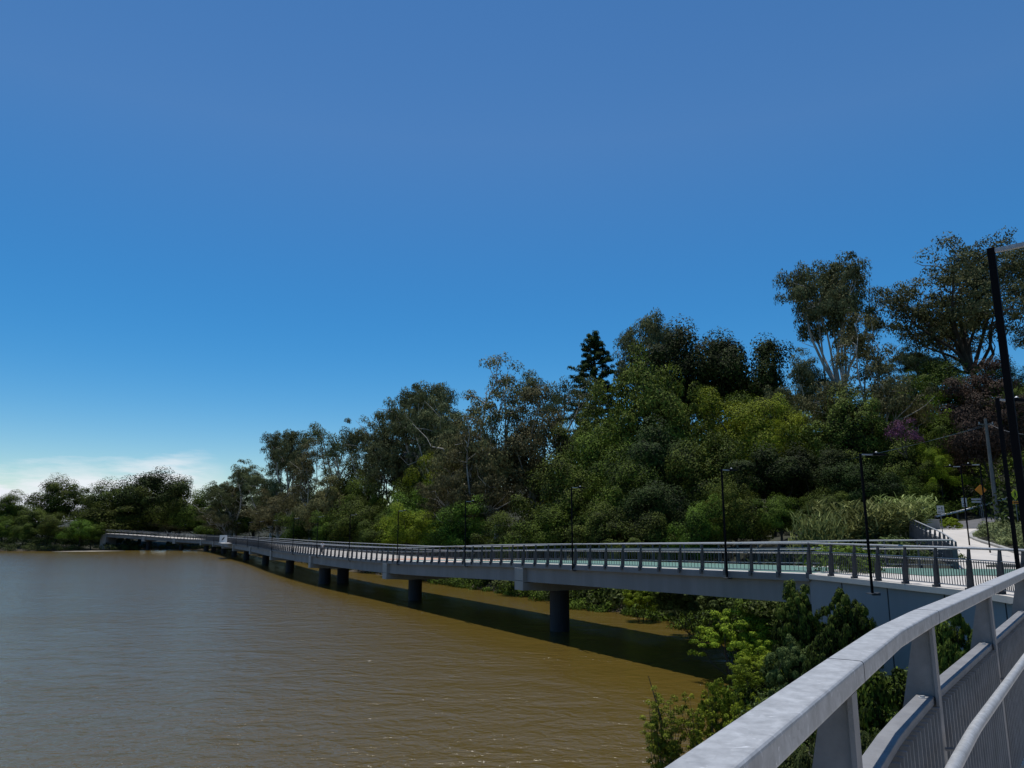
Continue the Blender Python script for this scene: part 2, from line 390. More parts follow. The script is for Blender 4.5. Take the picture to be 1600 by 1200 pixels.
def add_mud(m):
    n = m.node_tree; b = n.nodes['Principled BSDF']; src = b.inputs['Base Color'].links[0].from_socket
    g = n.nodes.new('ShaderNodeNewGeometry'); sp_ = n.nodes.new('ShaderNodeSeparateXYZ'); n.links.new(g.outputs['Position'], sp_.inputs[0])
    mr = n.nodes.new('ShaderNodeMapRange'); mr.inputs[1].default_value = WZ+.35; mr.inputs[2].default_value = WZ+.9; mr.inputs[3].default_value = 1; mr.inputs[4].default_value = 0
    n.links.new(sp_.outputs[2], mr.inputs[0]); mx_ = n.nodes.new('ShaderNodeMix'); mx_.data_type = 'RGBA'; mx_.inputs[7].default_value = (.045,.034,.019,1)
    n.links.new(mr.outputs[0], mx_.inputs[0]); n.links.new(src, mx_.inputs[6]); n.links.new(mx_.outputs[2], b.inputs['Base Color'])
add_mud(M['earth'])
def grid_mesh(name, xs, ys, m, kind):
    X, Y = np.meshgrid(xs, ys); P = np.stack([X.ravel(), Y.ravel()], 1); Z = terrain(P)
    V = np.column_stack([P, Z]); nx, ny = len(xs), len(ys)
    i = np.arange(nx-1)[None,:] + nx*np.arange(ny-1)[:,None]; i = i.ravel()
    Fq = np.stack([i, i+1, i+1+nx, i+nx], 1)
    me = bpy.data.meshes.new(name); me.vertices.add(len(V)); me.vertices.foreach_set('co', V.ravel())
    me.loops.add(Fq.size); me.loops.foreach_set('vertex_index', Fq.ravel().astype(np.int32)); me.polygons.add(len(Fq))
    me.polygons.foreach_set('loop_start', np.arange(0, Fq.size, 4, dtype=np.int32)); me.update(calc_edges=True)
    me.polygons.foreach_set('use_smooth', np.ones(len(Fq), bool))
    me.materials.append(m); o = bpy.data.objects.new(name, me); COL.objects.link(o); tag(o, kind=kind); return o
def axis(a, b, c, d, fine, coarse):
    return np.concatenate([np.arange(a, b, coarse), np.arange(b, c, fine), np.arange(c, d+1, coarse)])
grid_mesh('ground', axis(-1000,-20,100,1000,1.5,12), axis(-120,-10,125,1200,1.5,12), M['earth'], 'structure')
wb = MB(); wb.add([(-6000,-3000,WZ),(6000,-3000,WZ),(6000,9000,WZ),(-6000,9000,WZ)], [(0,1,2,3)]); tag(wb.build('water', M['water']), kind='structure')

def sheet(name, poly, m, kind='structure', thick=.25, parent=None):
    poly = [Vector(p) for p in poly]; tri = tessellate_polygon([poly]); n = len(poly)
    b = MB(); b.add(poly + [p - Vector((0,0,thick)) for p in poly],
        [tuple(t) for t in tri] + [tuple(n+i for i in reversed(t)) for t in tri] + [(k,(k+1)%n,n+(k+1)%n,n+k) for k in range(n)])
    o = b.build(name, m, parent)
    if kind: tag(o, kind=kind)
    return o
E_S = catmull(EDGE, .8)
E_IN = offset(E_S, -.02)
sheet('path', E_IN + FAR_EDGE + LAND_R, M['deck'])
sheet('path', catmull(RAMP_L, 3) + catmull(RAMP_R, 3)[::-1], M['deck'], thick=.2)
def strip(A, B, lift=0.0):
    return [p+Vector((0,0,lift)) for p in A] + [p+Vector((0,0,lift)) for p in B[::-1]]
sheet('road', strip(catmull(ROAD_N,4), catmull(ROAD_F,4), .03), M['asphalt'])
ln = MB(); ln.sweep([p+Vector((.0,.5,.05)) for p in catmull(ROAD_N,4)[1:]], [(-.07,0),(.07,0),(.07,.004),(-.07,.004)])
tag(ln.build('road_marking', M['white']), kind='structure')
kb = MB(); kb.sweep(catmull([LAND_R[2], LAND_R[1], LAND_R[0]] + RAMP_R[1:], 2), [(-.35,-.15),(-.02,-.15),(-.02,.14),(-.35,.14)])
tag(kb.build('kerb', M['concrete']), kind='structure')
# green cycle lane on the landing
lane_c = catmull([(8.4,51.5,7),(12.6,44.9,7),(17.2,39.6,7.0),(22.5,37.3,7.0),(30,36.4,7.0),(46,36.0,7.0)], 1.5)
lane_c2 = [p for p in lane_c if p.x > 16.0]
# ------------------------------------------------------------------ retaining wall of the cove
cove_i = [p for p in E_S if p.y > 6]
wl = MB(); wl.sweep([Vector((p.x,p.y,p.z)) for p in cove_i], [(-.02,-.22),(-.42,-.22),(-.42,-6.5),(-.02,-6.5)])
wt = thing('retaining_wall', 'curved blue grey painted retaining wall under the walkway beside the bridge end', 'wall', (14.5,33,0))
def to_parent(o, parent):
    o.parent = parent; o.matrix_parent_inverse = parent.matrix_world.inverted() if False else o.matrix_parent_inverse
    o.location = o.location - Vector(parent.location)
    return o
to_parent(wl.build('wall_panel', M['wall']), wt)
cpg = MB(); cpg.sweep(cove_i, [(.16,-.004),(-.5,-.004),(-.5,-.218),(.16,-.218)])
to_parent(cpg.build('coping', M['deck']), wt)
jt = MB()
for s_ in np.arange(3, length(cove_i), 3.1):
    p, d = along(cove_i, s_); Lf = Vector((-d.y, d.x, 0)); jt.box(p + Lf*(-.015) + Vector((0,0,-3.2)), (.05,.02,5.9), (d.x,d.y))
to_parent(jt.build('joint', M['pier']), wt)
dh = MB(); p, d = along(cove_i, length(cove_i)-2.2); dh.box(p + Vector((-d.y,d.x,0))*(-.005) + Vector((0,0,-.75)), (.3,.06,.25), (d.x,d.y)); to_parent(dh.build('drain_hole', M['signblack']), wt)

# ------------------------------------------------------------------ bridge
BC = [(16.85,37.65,7.0),(3.7,61,6.5),(-10.8,87,5.7),(-26.1,114,5.6),(-41.5,145,5.5),(-56.6,178,5.5),(-71,207,5.5),(-84,234,5.5),(-97,260,5.5),(-111,284,5.5),(-126,294,5.9),(-140,297,6.8),(-155,297,7.7)]
HW = 4.5
bc = offset(catmull(BC, 3), -.9)
bridge = thing('footbridge', 'long grey concrete footbridge on piers curving along the river bank', 'bridge')
b = MB(); b.sweep(bc, [(HW,0),(HW,-.32),(-HW,-.32),(-HW,0)]); b.build('deck', M['deck'], bridge)
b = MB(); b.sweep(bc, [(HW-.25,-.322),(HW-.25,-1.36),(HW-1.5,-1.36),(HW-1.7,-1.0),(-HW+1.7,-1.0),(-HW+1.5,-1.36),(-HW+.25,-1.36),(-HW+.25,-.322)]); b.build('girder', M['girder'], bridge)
b = MB(); b.sweep(bc, [(HW+.03,-.02),(HW+.03,-.33),(HW+.001,-.33),(HW+.001,-.02)]); b.build('edge_beam', M['girder'], bridge)
for i, c in enumerate(BC[1:-1], 1):
    c = Vector(c); d = (Vector(BC[i+1])-Vector(BC[i-1])); d = Vector((d.x,d.y,0)).normalized(); n_ = Vector((-d.y,d.x,0)); c = c - n_*.9
    pr = MB(); hd = 1.62
    # crosshead: full depth at its ends, tapering under the deck
    pts = [(HW+.06,-.335),(HW+.06,-1.98),(HW-.5,-1.98),(1.6,-2.12),(-1.6,-2.12),(-HW+.5,-1.98),(-HW-.06,-1.98),(-HW-.06,-.335)]
    pr.prism([c + n_*u + Vector((0,0,v)) - d*.65 for u, v in pts], d*1.3)
    ch = pr.build('pier_head', M['concrete'], bridge, bevel=.02)
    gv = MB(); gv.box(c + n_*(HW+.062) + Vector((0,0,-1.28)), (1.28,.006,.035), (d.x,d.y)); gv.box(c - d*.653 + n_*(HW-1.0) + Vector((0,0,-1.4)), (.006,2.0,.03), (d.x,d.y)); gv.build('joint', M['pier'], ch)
    offs = ((-1.35),(1.35)) if i in (3, 9) else (0,)
    for q in offs:
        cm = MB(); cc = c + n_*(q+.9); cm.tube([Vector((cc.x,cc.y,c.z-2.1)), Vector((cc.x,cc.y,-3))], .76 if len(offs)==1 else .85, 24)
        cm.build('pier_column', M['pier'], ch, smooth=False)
ab = MB(); c = Vector(BC[-1]); d = (Vector(BC[-1])-Vector(BC[-2])).normalized(); ab.box(c + Vector((0,0,-5)) + d*.5, (2,8.0,9.2), (d.x,d.y)); ab.build('abutment', M['concrete'], bridge)

# railings -------------------------------------------------------------------
def post_mesh(m, hgt=1.38, scale=1):
    """finned steel post: flange facing the walkway, tapered web plate on the river side, x = river side, z up from deck"""
    b = MB()
    b.add([], []); t = .012
    b.prism([(-.045,-.03,0),(-.033,-.03,0),(-.033,-.03,hgt),(-.045,-.03,hgt)], (0,.06,0))
    b.prism([(-.033,-.006,-.12),(.20,-.006,-.12),(.20,-.006,.10),(.175,-.006,.55),(.045,-.006,hgt),(-.033,-.006,hgt)], (0,.012,0))
    b.box((.06,0,-.06), (.24,.16,.02)); b.box((.21,0,-.06), (.02,.16,.28))
    me = b.build('post', m); o = me.data; bpy.data.objects.remove(me); return o
def post_mesh_near(m, hgt):
    b = MB()
    b.prism([(-.050,-.040,-.05),(-.036,-.040,-.05),(-.036,-.040,hgt),(-.050,-.040,hgt)], (0,.08,0))
    b.prism([(-.036,-.008,-.3),(.26,-.008,-.3),(.26,-.008,.28),(.035,-.008,hgt),(-.036,-.008,hgt)], (0,.016,0))
    b.box((.06,0,-.02), (.42,.18,.02))
    me = b.build('post', m); o = me.data; bpy.data.objects.remove(me)
    return o
PM = post_mesh(M['darkmetal']); 
def railing(parent, line, side, spacing=1.75, detail=2, name='railing', steel='darkmetal', top_m='galv', post_budget=None):
    """line on the deck edge, side=+1: river side is to the left of travel; returns the railing object"""
    rp = MB(); Ls = length(line); n = max(1, round(Ls/spacing))
    line = resample(line, spacing)
    up = lambda pts, h, u: [p + Vector((0,0,h)) for p in offset(pts, u*side)]
    rp.tube(up(line,1.39,.0), .042, 8)
    o = rp.build(name, M[top_m], parent)
    sub = o
    c2 = MB(); c2.tube(up(line,1.01,-.01), .02, 6); c2.sweep(up(line,.10,-.01), [(.02,0),(.02,.04),(-.02,.04),(-.02,0)])
    c2.build('chord', M[top_m] , sub)
    hr = MB(); hr.tube(up(line,.93,-.14), .024, 6); hr.build('handrail', M[top_m], sub)
    bl = MB(); fs = offset(line, -.01*side)
    st = {2:.13, 1:.26, 0:.6}[detail]; wdt = {2:.008, 1:.006, 0:.02}[detail]
    s_ = st/2
    while s_ < Ls:
        p, d = along(fs, s_); bl.box(p + Vector((0,0,.55)), (wdt, .03, .86), (d.x,d.y)); s_ += st
    bl.build('baluster', M[steel], sub, recalc=False)['kind'] = 'stuff'
    return o, line
def put_posts(parent, line, side, mesh, every=1, stuff=False, skip_ends=False):
    out_ = []
    rng_ = range(0, len(line), every)
    mb = MB() if stuff else None
    for i in rng_:
        p = line[i]; t = line[min(i+1,len(line)-1)] - line[max(i-1,0)]; a = math.atan2(t.y, t.x) + (math.pi/2 if side > 0 else -math.pi/2)
        if stuff:
            ca, sa = math.cos(a), math.sin(a)
            vs = [(p.x + v.co.x*ca - v.co.y*sa, p.y + v.co.x*sa + v.co.y*ca, p.z + v.co.z) for v in mesh.vertices]
            mb.add(vs, [tuple(f.vertices) for f in mesh.polygons])
        else:
            o = bpy.data.objects.new('post', mesh); COL.objects.link(o); o.location = p; o.rotation_euler = (0,0,a); o.parent = parent; out_.append(o)
    if stuff and mb.v:
        o = mb.build('post', mesh.materials[0], parent, recalc=False); o['kind'] = 'stuff'
    return out_
near_line = offset(bc, HW-.08); far_line = offset(bc, -HW+.08)
# split each railing at the piers nearby: the nearest 100 posts as parts, the rest as one
Ln = length(near_line)
o, ln_ = railing(bridge, near_line, 1, detail=1); put_posts(o, ln_[:70], 1, PM); put_posts(o, ln_[70:], 1, PM, stuff=True)
flare = far_line[4:][::-1] + [Vector((19.4,44.2,7.0)), Vector((22.9,40.1,7.1))]
flare = flare[::-1]
o, ln_ = railing(bridge, flare, -1, detail=1); put_posts(o, ln_[:29], -1, PM); put_posts(o, ln_[29:], -1, PM, stuff=True)
# deck widening to meet the flared rail
sheet('path', [Vector((20.7,39.2,6.99)), Vector((23,40.1,7.0)), Vector((19.6,44.3,6.98)), Vector((17.6,46.2,6.9)), Vector((16.9,46.3,6.88))], M['deck'], thick=.3)
# bollard-like kerb strip and green lane on the bridge
def offs_strip(pts, u0, u1, lift): 
    A = [p+Vector((0,0,lift)) for p in offset(pts, u0)]; B = [p+Vector((0,0,lift)) for p in offset(pts, u1)]
    b = MB(); n = len(A); b.add(A+B, [(k,k+1,n+k+1,n+k) for k in range(n-1)]); return b
cut = [i for i, p in enumerate(bc) if p.y < 74]
offs_strip(bc[:len(cut)], 3.5, -4.1, .008).build('lane_marking', M['lane'], bridge)
i0 = len(cut)
offs_strip(bc[i0:i0+2], 3.4, -4.0, .008).build('painted_panel', M['orange'], bridge)
offs_strip(bc[i0+2:i0+4], 3.4, -4.0, .008).build('painted_panel', M['mint'], bridge)
offs_strip(bc[i0+4:i0+7], 3.4, -4.0, .008).build('painted_panel', M['orange'], bridge)
gl = offs_strip([Vector((17.6,37.1,7.0))]+[p for p in lane_c if p.x > 19], 3.3, -3.1, .02); tag(gl.build('lane_marking', M['lane']), kind='structure')

# cove railing and foreground railing ----------------------------------------
cove_line = [p for p in offset(E_S, -.10) if p.y > 7.9 or False]
cr = thing('walkway_railing', 'dull steel railing with finned posts round the cove above the blue grey wall', 'railing')
o, ln_ = railing(cr, cove_line, 1, spacing=1.65, detail=2); put_posts(o, ln_, 1, PM)
pr_ = thing('path_railing', 'steel railing climbing with the pale path beside the tall reeds', 'railing')
o, ln_ = railing(pr_, catmull(RAMP_L[:4], 2), 1, spacing=1.7, detail=1); put_posts(o, ln_, 1, PM)

fg = thing('walkway_railing', 'big galvanised railing in the foreground with broad flat top rail', 'railing')
fg_post_px = [(1333,1062),(1457,968),(1545,924),(1597,897)]
fl = [Vector((p.x,p.y,ZD)) for p in E0[2:] + fr] + [EDGE_COVE[0]]
def snap(P): # nearest arc length on fl
    best = None; s0 = 0
    for i in range(len(fl)-1):
        a, c = fl[i], fl[i+1]; dd = c-a; t = max(0, min(1, (P-a).dot(dd)/dd.length_squared)); q = a+dd*t
        r = (P-q).length
        if best is None or r < best[0]: best = (r, s0+dd.length*t)
        s0 += dd.length
    return best[1]
ps = [snap(Vector((*onz(px,py,ZR-.03).xy, ZD))) for px, py in fg_post_px]
sp_ = 1.62
ps = [ps[0]-2*sp_, ps[0]-sp_] + ps + [ps[-1]+sp_, ps[-1]+2*sp_]
ps = [s for s in ps if 0 <= s <= length(fl)]
kink = fl
tr_ = MB()
# rounded rectangular hollow section 100 x 65
def rrect(w_, h_, r_, y0=0):
    out_ = []
    for cx_, cy_, a0 in ((w_/2-r_, h_-r_, 0), (-w_/2+r_, h_-r_, 90), (-w_/2+r_, r_, 180), (w_/2-r_, r_, 270)):
        for a in (0, 30, 60, 90): out_.append((cx_ + r_*math.cos(R(a0+a)), cy_ + y0 + r_*math.sin(R(a0+a))))
    return out_
top_line = [p + Vector((0,0,1.42-.066)) for p in fl]
tr_.sweep(top_line, rrect(.110,.066,.010)); to = tr_.build('top_rail', M['galv'], fg)
# weld seams
ws = MB()
for s_ in ps[2:5]:
    p, d = along(top_line, s_+.16); ws.sweep([p - d*.003, p + d*.003], rrect(.1115,.0675,.010,-.0007))
ws.build('weld_seam', M['darkmetal'], to)
M['galvdark'] = mat('dull_grey_steel_plate', (.20,.20,.205), .6, metal=.15, var=.2, scale=6, bump=.15, bscale=120)
PN = post_mesh_near(M['galvdark'], 1.42-.067)
for s_ in ps:
    p, d = along(fl, s_); o = bpy.data.objects.new('post', PN); COL.objects.link(o); o.parent = fg; o.location = p; o.rotation_euler = (0,0,math.atan2(d.y,d.x)+math.pi/2)
fl_in = offset(fl, -.055)
chord_o = []
for i in range(len(ps)-1):
    seg = [along(offset(fl,.012), ps[i]+.012 + (ps[i+1]-ps[i]-.024)*k/6)[0] for k in range(7)]
    c = MB(); c.sweep([p+Vector((0,0,1.0)) for p in seg], rrect(.078,.036,.004)); co = c.build('chord', M['galvdark'], fg)
    bt = MB()
    for q in (seg[0].lerp(seg[1],.25), seg[-1].lerp(seg[-2],.25)): bt.tube([q+Vector((0,0,1.036)), q+Vector((0,0,1.046))], .011, 6); bt.tube([q+Vector((0,0,1.036)), q+Vector((0,0,1.039))], .019, 12)
    bt.build('bolt', M['galv'], co)['kind'] = 'stuff'
    c = MB(); c.sweep([p+Vector((0,0,.08)) for p in seg], rrect(.05,.036,.004)); c.build('chord', M['galvdark'], fg)
    bl = MB(); n = int((ps[i+1]-ps[i])/.085)
    for k in range(1, n):
        p, d = along(offset(fl,-.03), ps[i] + (ps[i+1]-ps[i])*k/n); bl.box(p+Vector((0,0,.557)), (.012,.05,.884), (d.x,d.y))
    bl.build('baluster', M['galvdark'], fg, recalc=False)['kind'] = 'stuff'
hl = offset(fl, -.175)
hp = [p+Vector((0,0,.90)) for p in hl]
# soften the handrail bends
hs_ = []
for i, p in enumerate(hp):
    if 0 < i < len(hp)-1:
        a = (hp[i-1]-p); c = (hp[i+1]-p); r_ = min(.14, a.length*.3, c.length*.3)
        A = p + a.normalized()*r_; B = p + c.normalized()*r_
        hs_ += [A, (A+B)/4 + p/2, B]
    else: hs_.append(p)
h = MB(); h.tube(hs_, .026, 20); h.build('handrail', M['galv'], fg, smooth=True)
br_ = MB()
for s_ in ps:
    p, d = along(fl, s_); n_ = Vector((-d.y,d.x,0)); br_.tube([p - n_*.05 + Vector((0,0,.80)), p - n_*.13 + Vector((0,0,.81)), p - n_*.172 + Vector((0,0,.875))], .008, 8)
br_.build('bracket', M['galvdark'], fg)

# ------------------------------------------------------------------ lamp posts
def lamp_proto():
    root = thing('lamp_post', 'x', 'lamp post')
    b = MB(); b.box((0,0,2.62), (.080,.080,5.24)); b.build('pole', M['black'], root, bevel=.008)
    b = MB(); b.box((.33,0,5.20), (.58,.05,.05)); b.build('arm', M['galv'], root)
    b = MB(); b.prism([(.55,-.13,5.16),(1.12,-.10,5.19),(1.12,-.10,5.24),(.55,-.13,5.27)], (0,.26,0)); hd_ = b.build('lamp_head', M['black'], root, bevel=.015)
    b = MB(); b.tube([(.72,0,5.27),(.72,0,5.30),(.72,0,5.33)], [.05,.05,.02], 10); b.build('sensor', M['galv'], hd_)
    b = MB(); b.box((0,0,.02), (.34,.34,.03)); b.box((.16,0,.0),(.3,.12,.1)); b.build('base_plate', M['darkmetal'], root)
    return root
lp0 = lamp_proto(); lp_used = [False]
def lamp(x, y, z, rot, label, h=1.0, group='black lamp posts along the walkway'):
    o = lp0 if not lp_used[0] else copy_tree(lp0); lp_used[0] = True
    o.location = (x, y, z); o.rotation_euler = (0,0,rot); o.scale = (1,1,h); tag(o, label, 'lamp post', group)
    return o
mp_ = at(1548, 388, 8.7)
lamp(mp_.x, mp_.y, mp_.z-5.24, R(-42), 'tall black lamp post cut by the right edge, nearest and largest of all')
m2 = at(1558, 622, 19.5)
lamp(m2.x, m2.y, m2.z-5.24, R(20), 'second largest black lamp post, just left of the nearest one')
m3 = at(1344, 708, 30.4)
lamp(m3.x, m3.y, m3.z-5.24-.25, R(10), 'black lamp post bracketed to the blue grey wall', h=1.045)
m4 = at(1501, 728, 55); lamp(m4.x, m4.y, tz(m4.x,m4.y)+.2, R(170), 'black lamp post at the tip of the kerb beside the pale path', h=(m4.z-tz(m4.x,m4.y)-.2)/5.24)
m5 = at(1531, 725, 51); lamp(m5.x, m5.y, tz(m5.x,m5.y), R(170), 'black lamp post standing in the garden bed in front of the orange sign', h=(m5.z-tz(m5.x,m5.y))/5.24)
lampline = offset(bc, HW+.18)
ords = ['first lamp post on the bridge from the blue grey wall, nearly 20 metres out', 'second lamp post along the bridge, right of the nearest pier', 'third lamp post along the bridge, between the first and second piers', 'fourth lamp post along the bridge, just right of the second pier', 'fifth lamp post along the bridge, midway between second and third piers', 'lamp post right behind the walking person on the bridge', 'seventh lamp post along the bridge, left of the walking person', 'eighth black lamp post along the bridge, two left of the walker', 'ninth black lamp post along the bridge, three left of the walker',
 'tenth black lamp post along the bridge, right of the white panel','eleventh black lamp post along the bridge, next to the white panel','twelfth lamp post on the bridge, where the piers crowd together','thirteenth tiny lamp post on the far straight stretch of bridge','fourteenth tiny lamp post, near the bend in the bridge','last tiny lamp post at the bend of the bridge','tiny lamp post on the far curved span','tiny lamp post on the far curved span, leftmost before the bank','tiny lamp post where the bridge meets the far bank', 'tiny lamp post on the far end of the bridge by the trees']
LL = length(lampline)
def s_at_y(yv):
    s = 0
    while s < LL and along(lampline, s)[0].y < yv: s += .25
    return s
s_ = s_at_y(40.0); k = 0
lampS = [s_at_y(v) for v in (40.0, 52.5, 67.0, 81.5, 95.5, 108.5)]
s_ = lampS[-1] + 16
while s_ < LL and len(lampS) < len(ords): lampS.append(s_); s_ += 21
for lab, s_ in zip(ords, lampS):
    p, d = along(lampline, s_); lamp(p.x, p.y, p.z-.35, math.atan2(d.y,d.x)-math.pi/2, 'slim ' + lab if not lab.startswith('slim') else lab, h=1.07)

# ------------------------------------------------------------------ foliage tools
def leaves(name, C, Rr, N, size, m, rng, parent=None, aspect=.5, shell=.45, droop=0, extra=None, flat=1.0, outw=1.0, dome=True):
    """C (k,3) clump centres, Rr (k,3) radii, N leaves per clump (int or array)"""
    C = np.asarray(C, float); Rr = np.asarray(Rr, float)
    if Rr.ndim == 1: Rr = np.repeat(Rr[:,None], 3, 1)
    N = np.full(len(C), N) if np.isscalar(N) else np.asarray(N)
    idx = np.repeat(np.arange(len(C)), N); n = len(idx)
    u = rng.normal(size=(n,3)); u /= np.linalg.norm(u, axis=1)[:,None]
    rad = rng.random(n)**shell
    if dome:
        u[:,2] = np.where(u[:,2] < -.45, -u[:,2]*rng.random(n), u[:,2])
        rad = np.where(rng.random(n) < .78, .74+.26*rng.random(n), rad)
    P = C[idx] + u*rad[:,None]*Rr[idx]
    cc_ = C.mean(0); co_ = C[idx]-cc_; co_ /= (np.linalg.norm(co_, axis=1)[:,None]+1e-6)
    nrm = u*1.0 + co_*.7*outw + rng.normal(size=(n,3))*.38; nrm[:,2] += .05*flat; nrm /= np.linalg.norm(nrm, axis=1)[:,None]
    a = np.cross(nrm, rng.normal(size=(n,3))); 
    if droop: a[:,2] -= droop*np.abs(rng.normal(size=n))
    a /= np.linalg.norm(a, axis=1)[:,None]; b = np.cross(nrm, a); b /= np.linalg.norm(b, axis=1)[:,None]
    s = (np.asarray(size)[idx] if not np.isscalar(size) else size)*(.6+.8*rng.random(n))
    a = a*s[:,None]*.5; b = b*(s*aspect)[:,None]*.5
    V = np.empty((n,4,3)); V[:,0] = P-a; V[:,1] = P+b-a*.1; V[:,2] = P+a; V[:,3] = P-b-a*.1
    V = V.reshape(-1,3)
    me = bpy.data.meshes.new(name); me.vertices.add(len(V)); me.vertices.foreach_set('co', V.ravel())
    me.loops.add(len(V)); me.loops.foreach_set('vertex_index', np.arange(len(V), dtype=np.int32)); me.polygons.add(n)
    me.polygons.foreach_set('loop_start', np.arange(0, len(V), 4, dtype=np.int32)); me.update(calc_edges=True)
    me.materials.append(m); o = bpy.data.objects.new(name, me); COL.objects.link(o)
    if parent is not None: o.parent = parent
    return o

def bend(a, b, rng, n=5, w_=.08):
    a = Vector(a); b = Vector(b); L_ = (b-a).length; off = Vector(rng.normal(size=3))*L_*w_
    off2 = Vector(rng.normal(size=3))*L_*w_*.5
    return [a.lerp(b, t) + off*math.sin(math.pi*t) + off2*math.sin(2*math.pi*t) for t in [k/(n-1) for k in range(n)]]

# prototypes: 20 m tall, width recorded
PROTO = {}
def proto(key, crown, trunk, width, height=20.0): PROTO[key] = (crown, trunk, width, height)
def mesh_of(o):
    me = o.data; bpy.data.objects.remove(o); return me
def trim_lone(C, Rd, H, k_=2, lim=.15):
    D = np.sqrt(((C[:,None,:]-C[None,:,:])**2).sum(2)); D.sort(axis=1); k = D[:,k_] < lim*H
    return C[k], Rd[k]
def make_euc(key, seed, m, limbs=10, width=.72, base=.30, low=.42, clumps=4, lr=(.042,.08), leafn=170, bark='palebark', size=.34):
    rng = np.random.default_rng(seed); H = 20.0; tb = MB(); C = []; Rd = []
    fork = H*base; lean = Vector((rng.normal()*.6, rng.normal()*.6, 0))
    t0 = bend((0,0,-1.5), Vector((0,0,fork))+lean, rng, 6, .03); tb.tube(t0, np.linspace(.42,.30,6), 9, cap=False)
    f = t0[-1]
    for i in range(limbs):
        a = 2*math.pi*(i+rng.random()*.7)/limbs; up = i < max(2, limbs//3)
        rr = width*H*.5*((.08+.42*rng.random()) if up else (.55+.4*rng.random())); zz = H*((.80+.12*rng.random()) if up else (low+.30+(.22)*rng.random()*1.3 - .2*rng.random()))
        e = Vector((math.cos(a)*rr, math.sin(a)*rr, min(zz, H*.93)))
        L1 = bend(f, e, rng, 7, .09); tb.tube(L1, np.linspace(.24,.07,7), 6, cap=False)
        for j in range(7):
            q = L1[min(6, 2+j)] if j < 5 else L1[5]
            out_ = Vector((q.x, q.y, 0)); out_ = out_.normalized() if out_.length > .5 else Vector((rng.normal(),rng.normal(),0)).normalized()
            tgt = q + out_*float(rng.random()*.12*H) + Vector((rng.normal()*.07*H, rng.normal()*.07*H, (.02+.13*rng.random())*H))
            L2 = bend(q, tgt, rng, 4, .12); tb.tube(L2, np.linspace(.08,.025,4), 5, cap=False)
            if j < 1: continue
            for k in range(clumps):
                c = L2[-1 if k < 3 else 2] + Vector(rng.normal(size=3))*(.03+.012*k)*H; r = H*(lr[0] + (lr[1]-lr[0])*rng.random())
                C.append(tuple(c)); Rd.append((r*1.1, r*1.1, r*.82))
    C, Rd = trim_lone(np.array(C), np.array(Rd), H, 7, .155); z = C[:,2]
    ex = np.percentile(np.hypot(C[:,0], C[:,1]), 93)*2 + 2*np.mean(lr)*H
    sc = (H-.6)/(z.max()+.04*H); 
    tm = mesh_of(tb.build('trunk', M[bark], recalc=False, smooth=True))
    cm = mesh_of(leaves('crown', C, np.array(Rd), leafn, size, m, rng, aspect=.42, shell=.55, droop=.5))
    proto(key, cm, tm, ex, z.max()+.04*H)
def make_dense(key, seed, m, wid=.8, zc=.50, zr=.50, n=95, r=(.07,.17), leafn=430, size=.36, stretch=1.0, cone=0, lump=.22, bark='bark', droop=0, taper=0):
    rng = np.random.default_rng(seed); H = 20.0; C = []; Rd = []
    ph = rng.random(6)*6.28
    for i in range(n):
        u = rng.normal(size=3); u /= np.linalg.norm(u); 
        if u[2] < -.55: u[2] *= .4
        az_ = math.atan2(u[1], u[0]); lm = 1 + lump*math.sin(3*az_+ph[0]+2*u[2]*2) + lump*.6*math.sin(5*az_+ph[1]-4*u[2]) + lump*.5*rng.normal()*.6
        rad = (rng.random()**.28)*.92*lm
        zf = zc + zr*u[2]*rad
        cf = 1 - cone*max(0, (zf-.25))/.75
        c = np.array([u[0]*wid*H*.5*rad*cf, u[1]*wid*H*.5*rad*cf, zf*H]); C.append(c)
        rr = H*(r[0]+(r[1]-r[0])*rng.random())*(1-.35*cone*max(0,zf-.5)); Rd.append((rr, rr, rr*1.0*stretch))
    C = np.array(C); C[:,2] = np.clip(C[:,2], .03*H, None); C, Rd = trim_lone(C, np.array(Rd), H); n = len(C)
    tb = MB(); t0 = bend((0,0,-1.5),(0,0,zc*H), rng, 6, .02); tb.tube(t0, np.linspace(.45,.2,6), 8, cap=False)
    for i in range(9):
        e = C[rng.integers(n)]; q = t0[2+i%3]
        L1 = bend(q, Vector(e), rng, 5, .08); tb.tube(L1, np.linspace(.17,.04,5), 5, cap=False)
    zt = (C[:,2]+Rd[:,2]).max()
    ex = np.percentile(np.hypot(C[:,0], C[:,1]), 95)*2 + Rd[:,0].mean()
    tm = mesh_of(tb.build('trunk', M[bark], recalc=False, smooth=True))
    cm = mesh_of(leaves('crown', C, Rd, leafn, size, m, rng, aspect=.55, shell=.4, droop=droop))
    proto(key, cm, tm, ex, zt)
make_euc('euc_a', 3, L['euc']); make_euc('euc_b', 8, L['euc'], limbs=11, width=.8, base=.25, low=.30, leafn=170)
make_euc('euc_c', 21, L['eucbrown'], limbs=13, width=.85, base=.18, low=.15, lr=(.04,.075), leafn=110)
make_euc('euc_d', 33, L['euc'], limbs=7, width=.6, base=.5, low=.6, clumps=3, leafn=100)
make_euc('euc_e', 40, L['euc'], limbs=15, width=1.0, base=.22, low=.28, clumps=5, leafn=90, bark='bark')
make_dense('dense_a', 5, L['dense']); make_dense('dense_b', 6, L['dense'], wid=.95, zc=.5, lump=.3)
make_dense('mid_a', 7, L['mid'], lump=.3, size=.34); make_dense('mid_b', 12, L['mid'], wid=.95, lump=.35, size=.34)
make_dense('bright_a', 9, L['bright'], wid=1.0, zc=.55, zr=.42, n=95, r=(.06,.15), lump=.3, leafn=400, size=.33)
make_dense('willow_a', 14, L['willow'], wid=.9, cone=.45, n=150, stretch=1.3, r=(.05,.11), leafn=300, droop=1.2, lump=.3, size=.34)
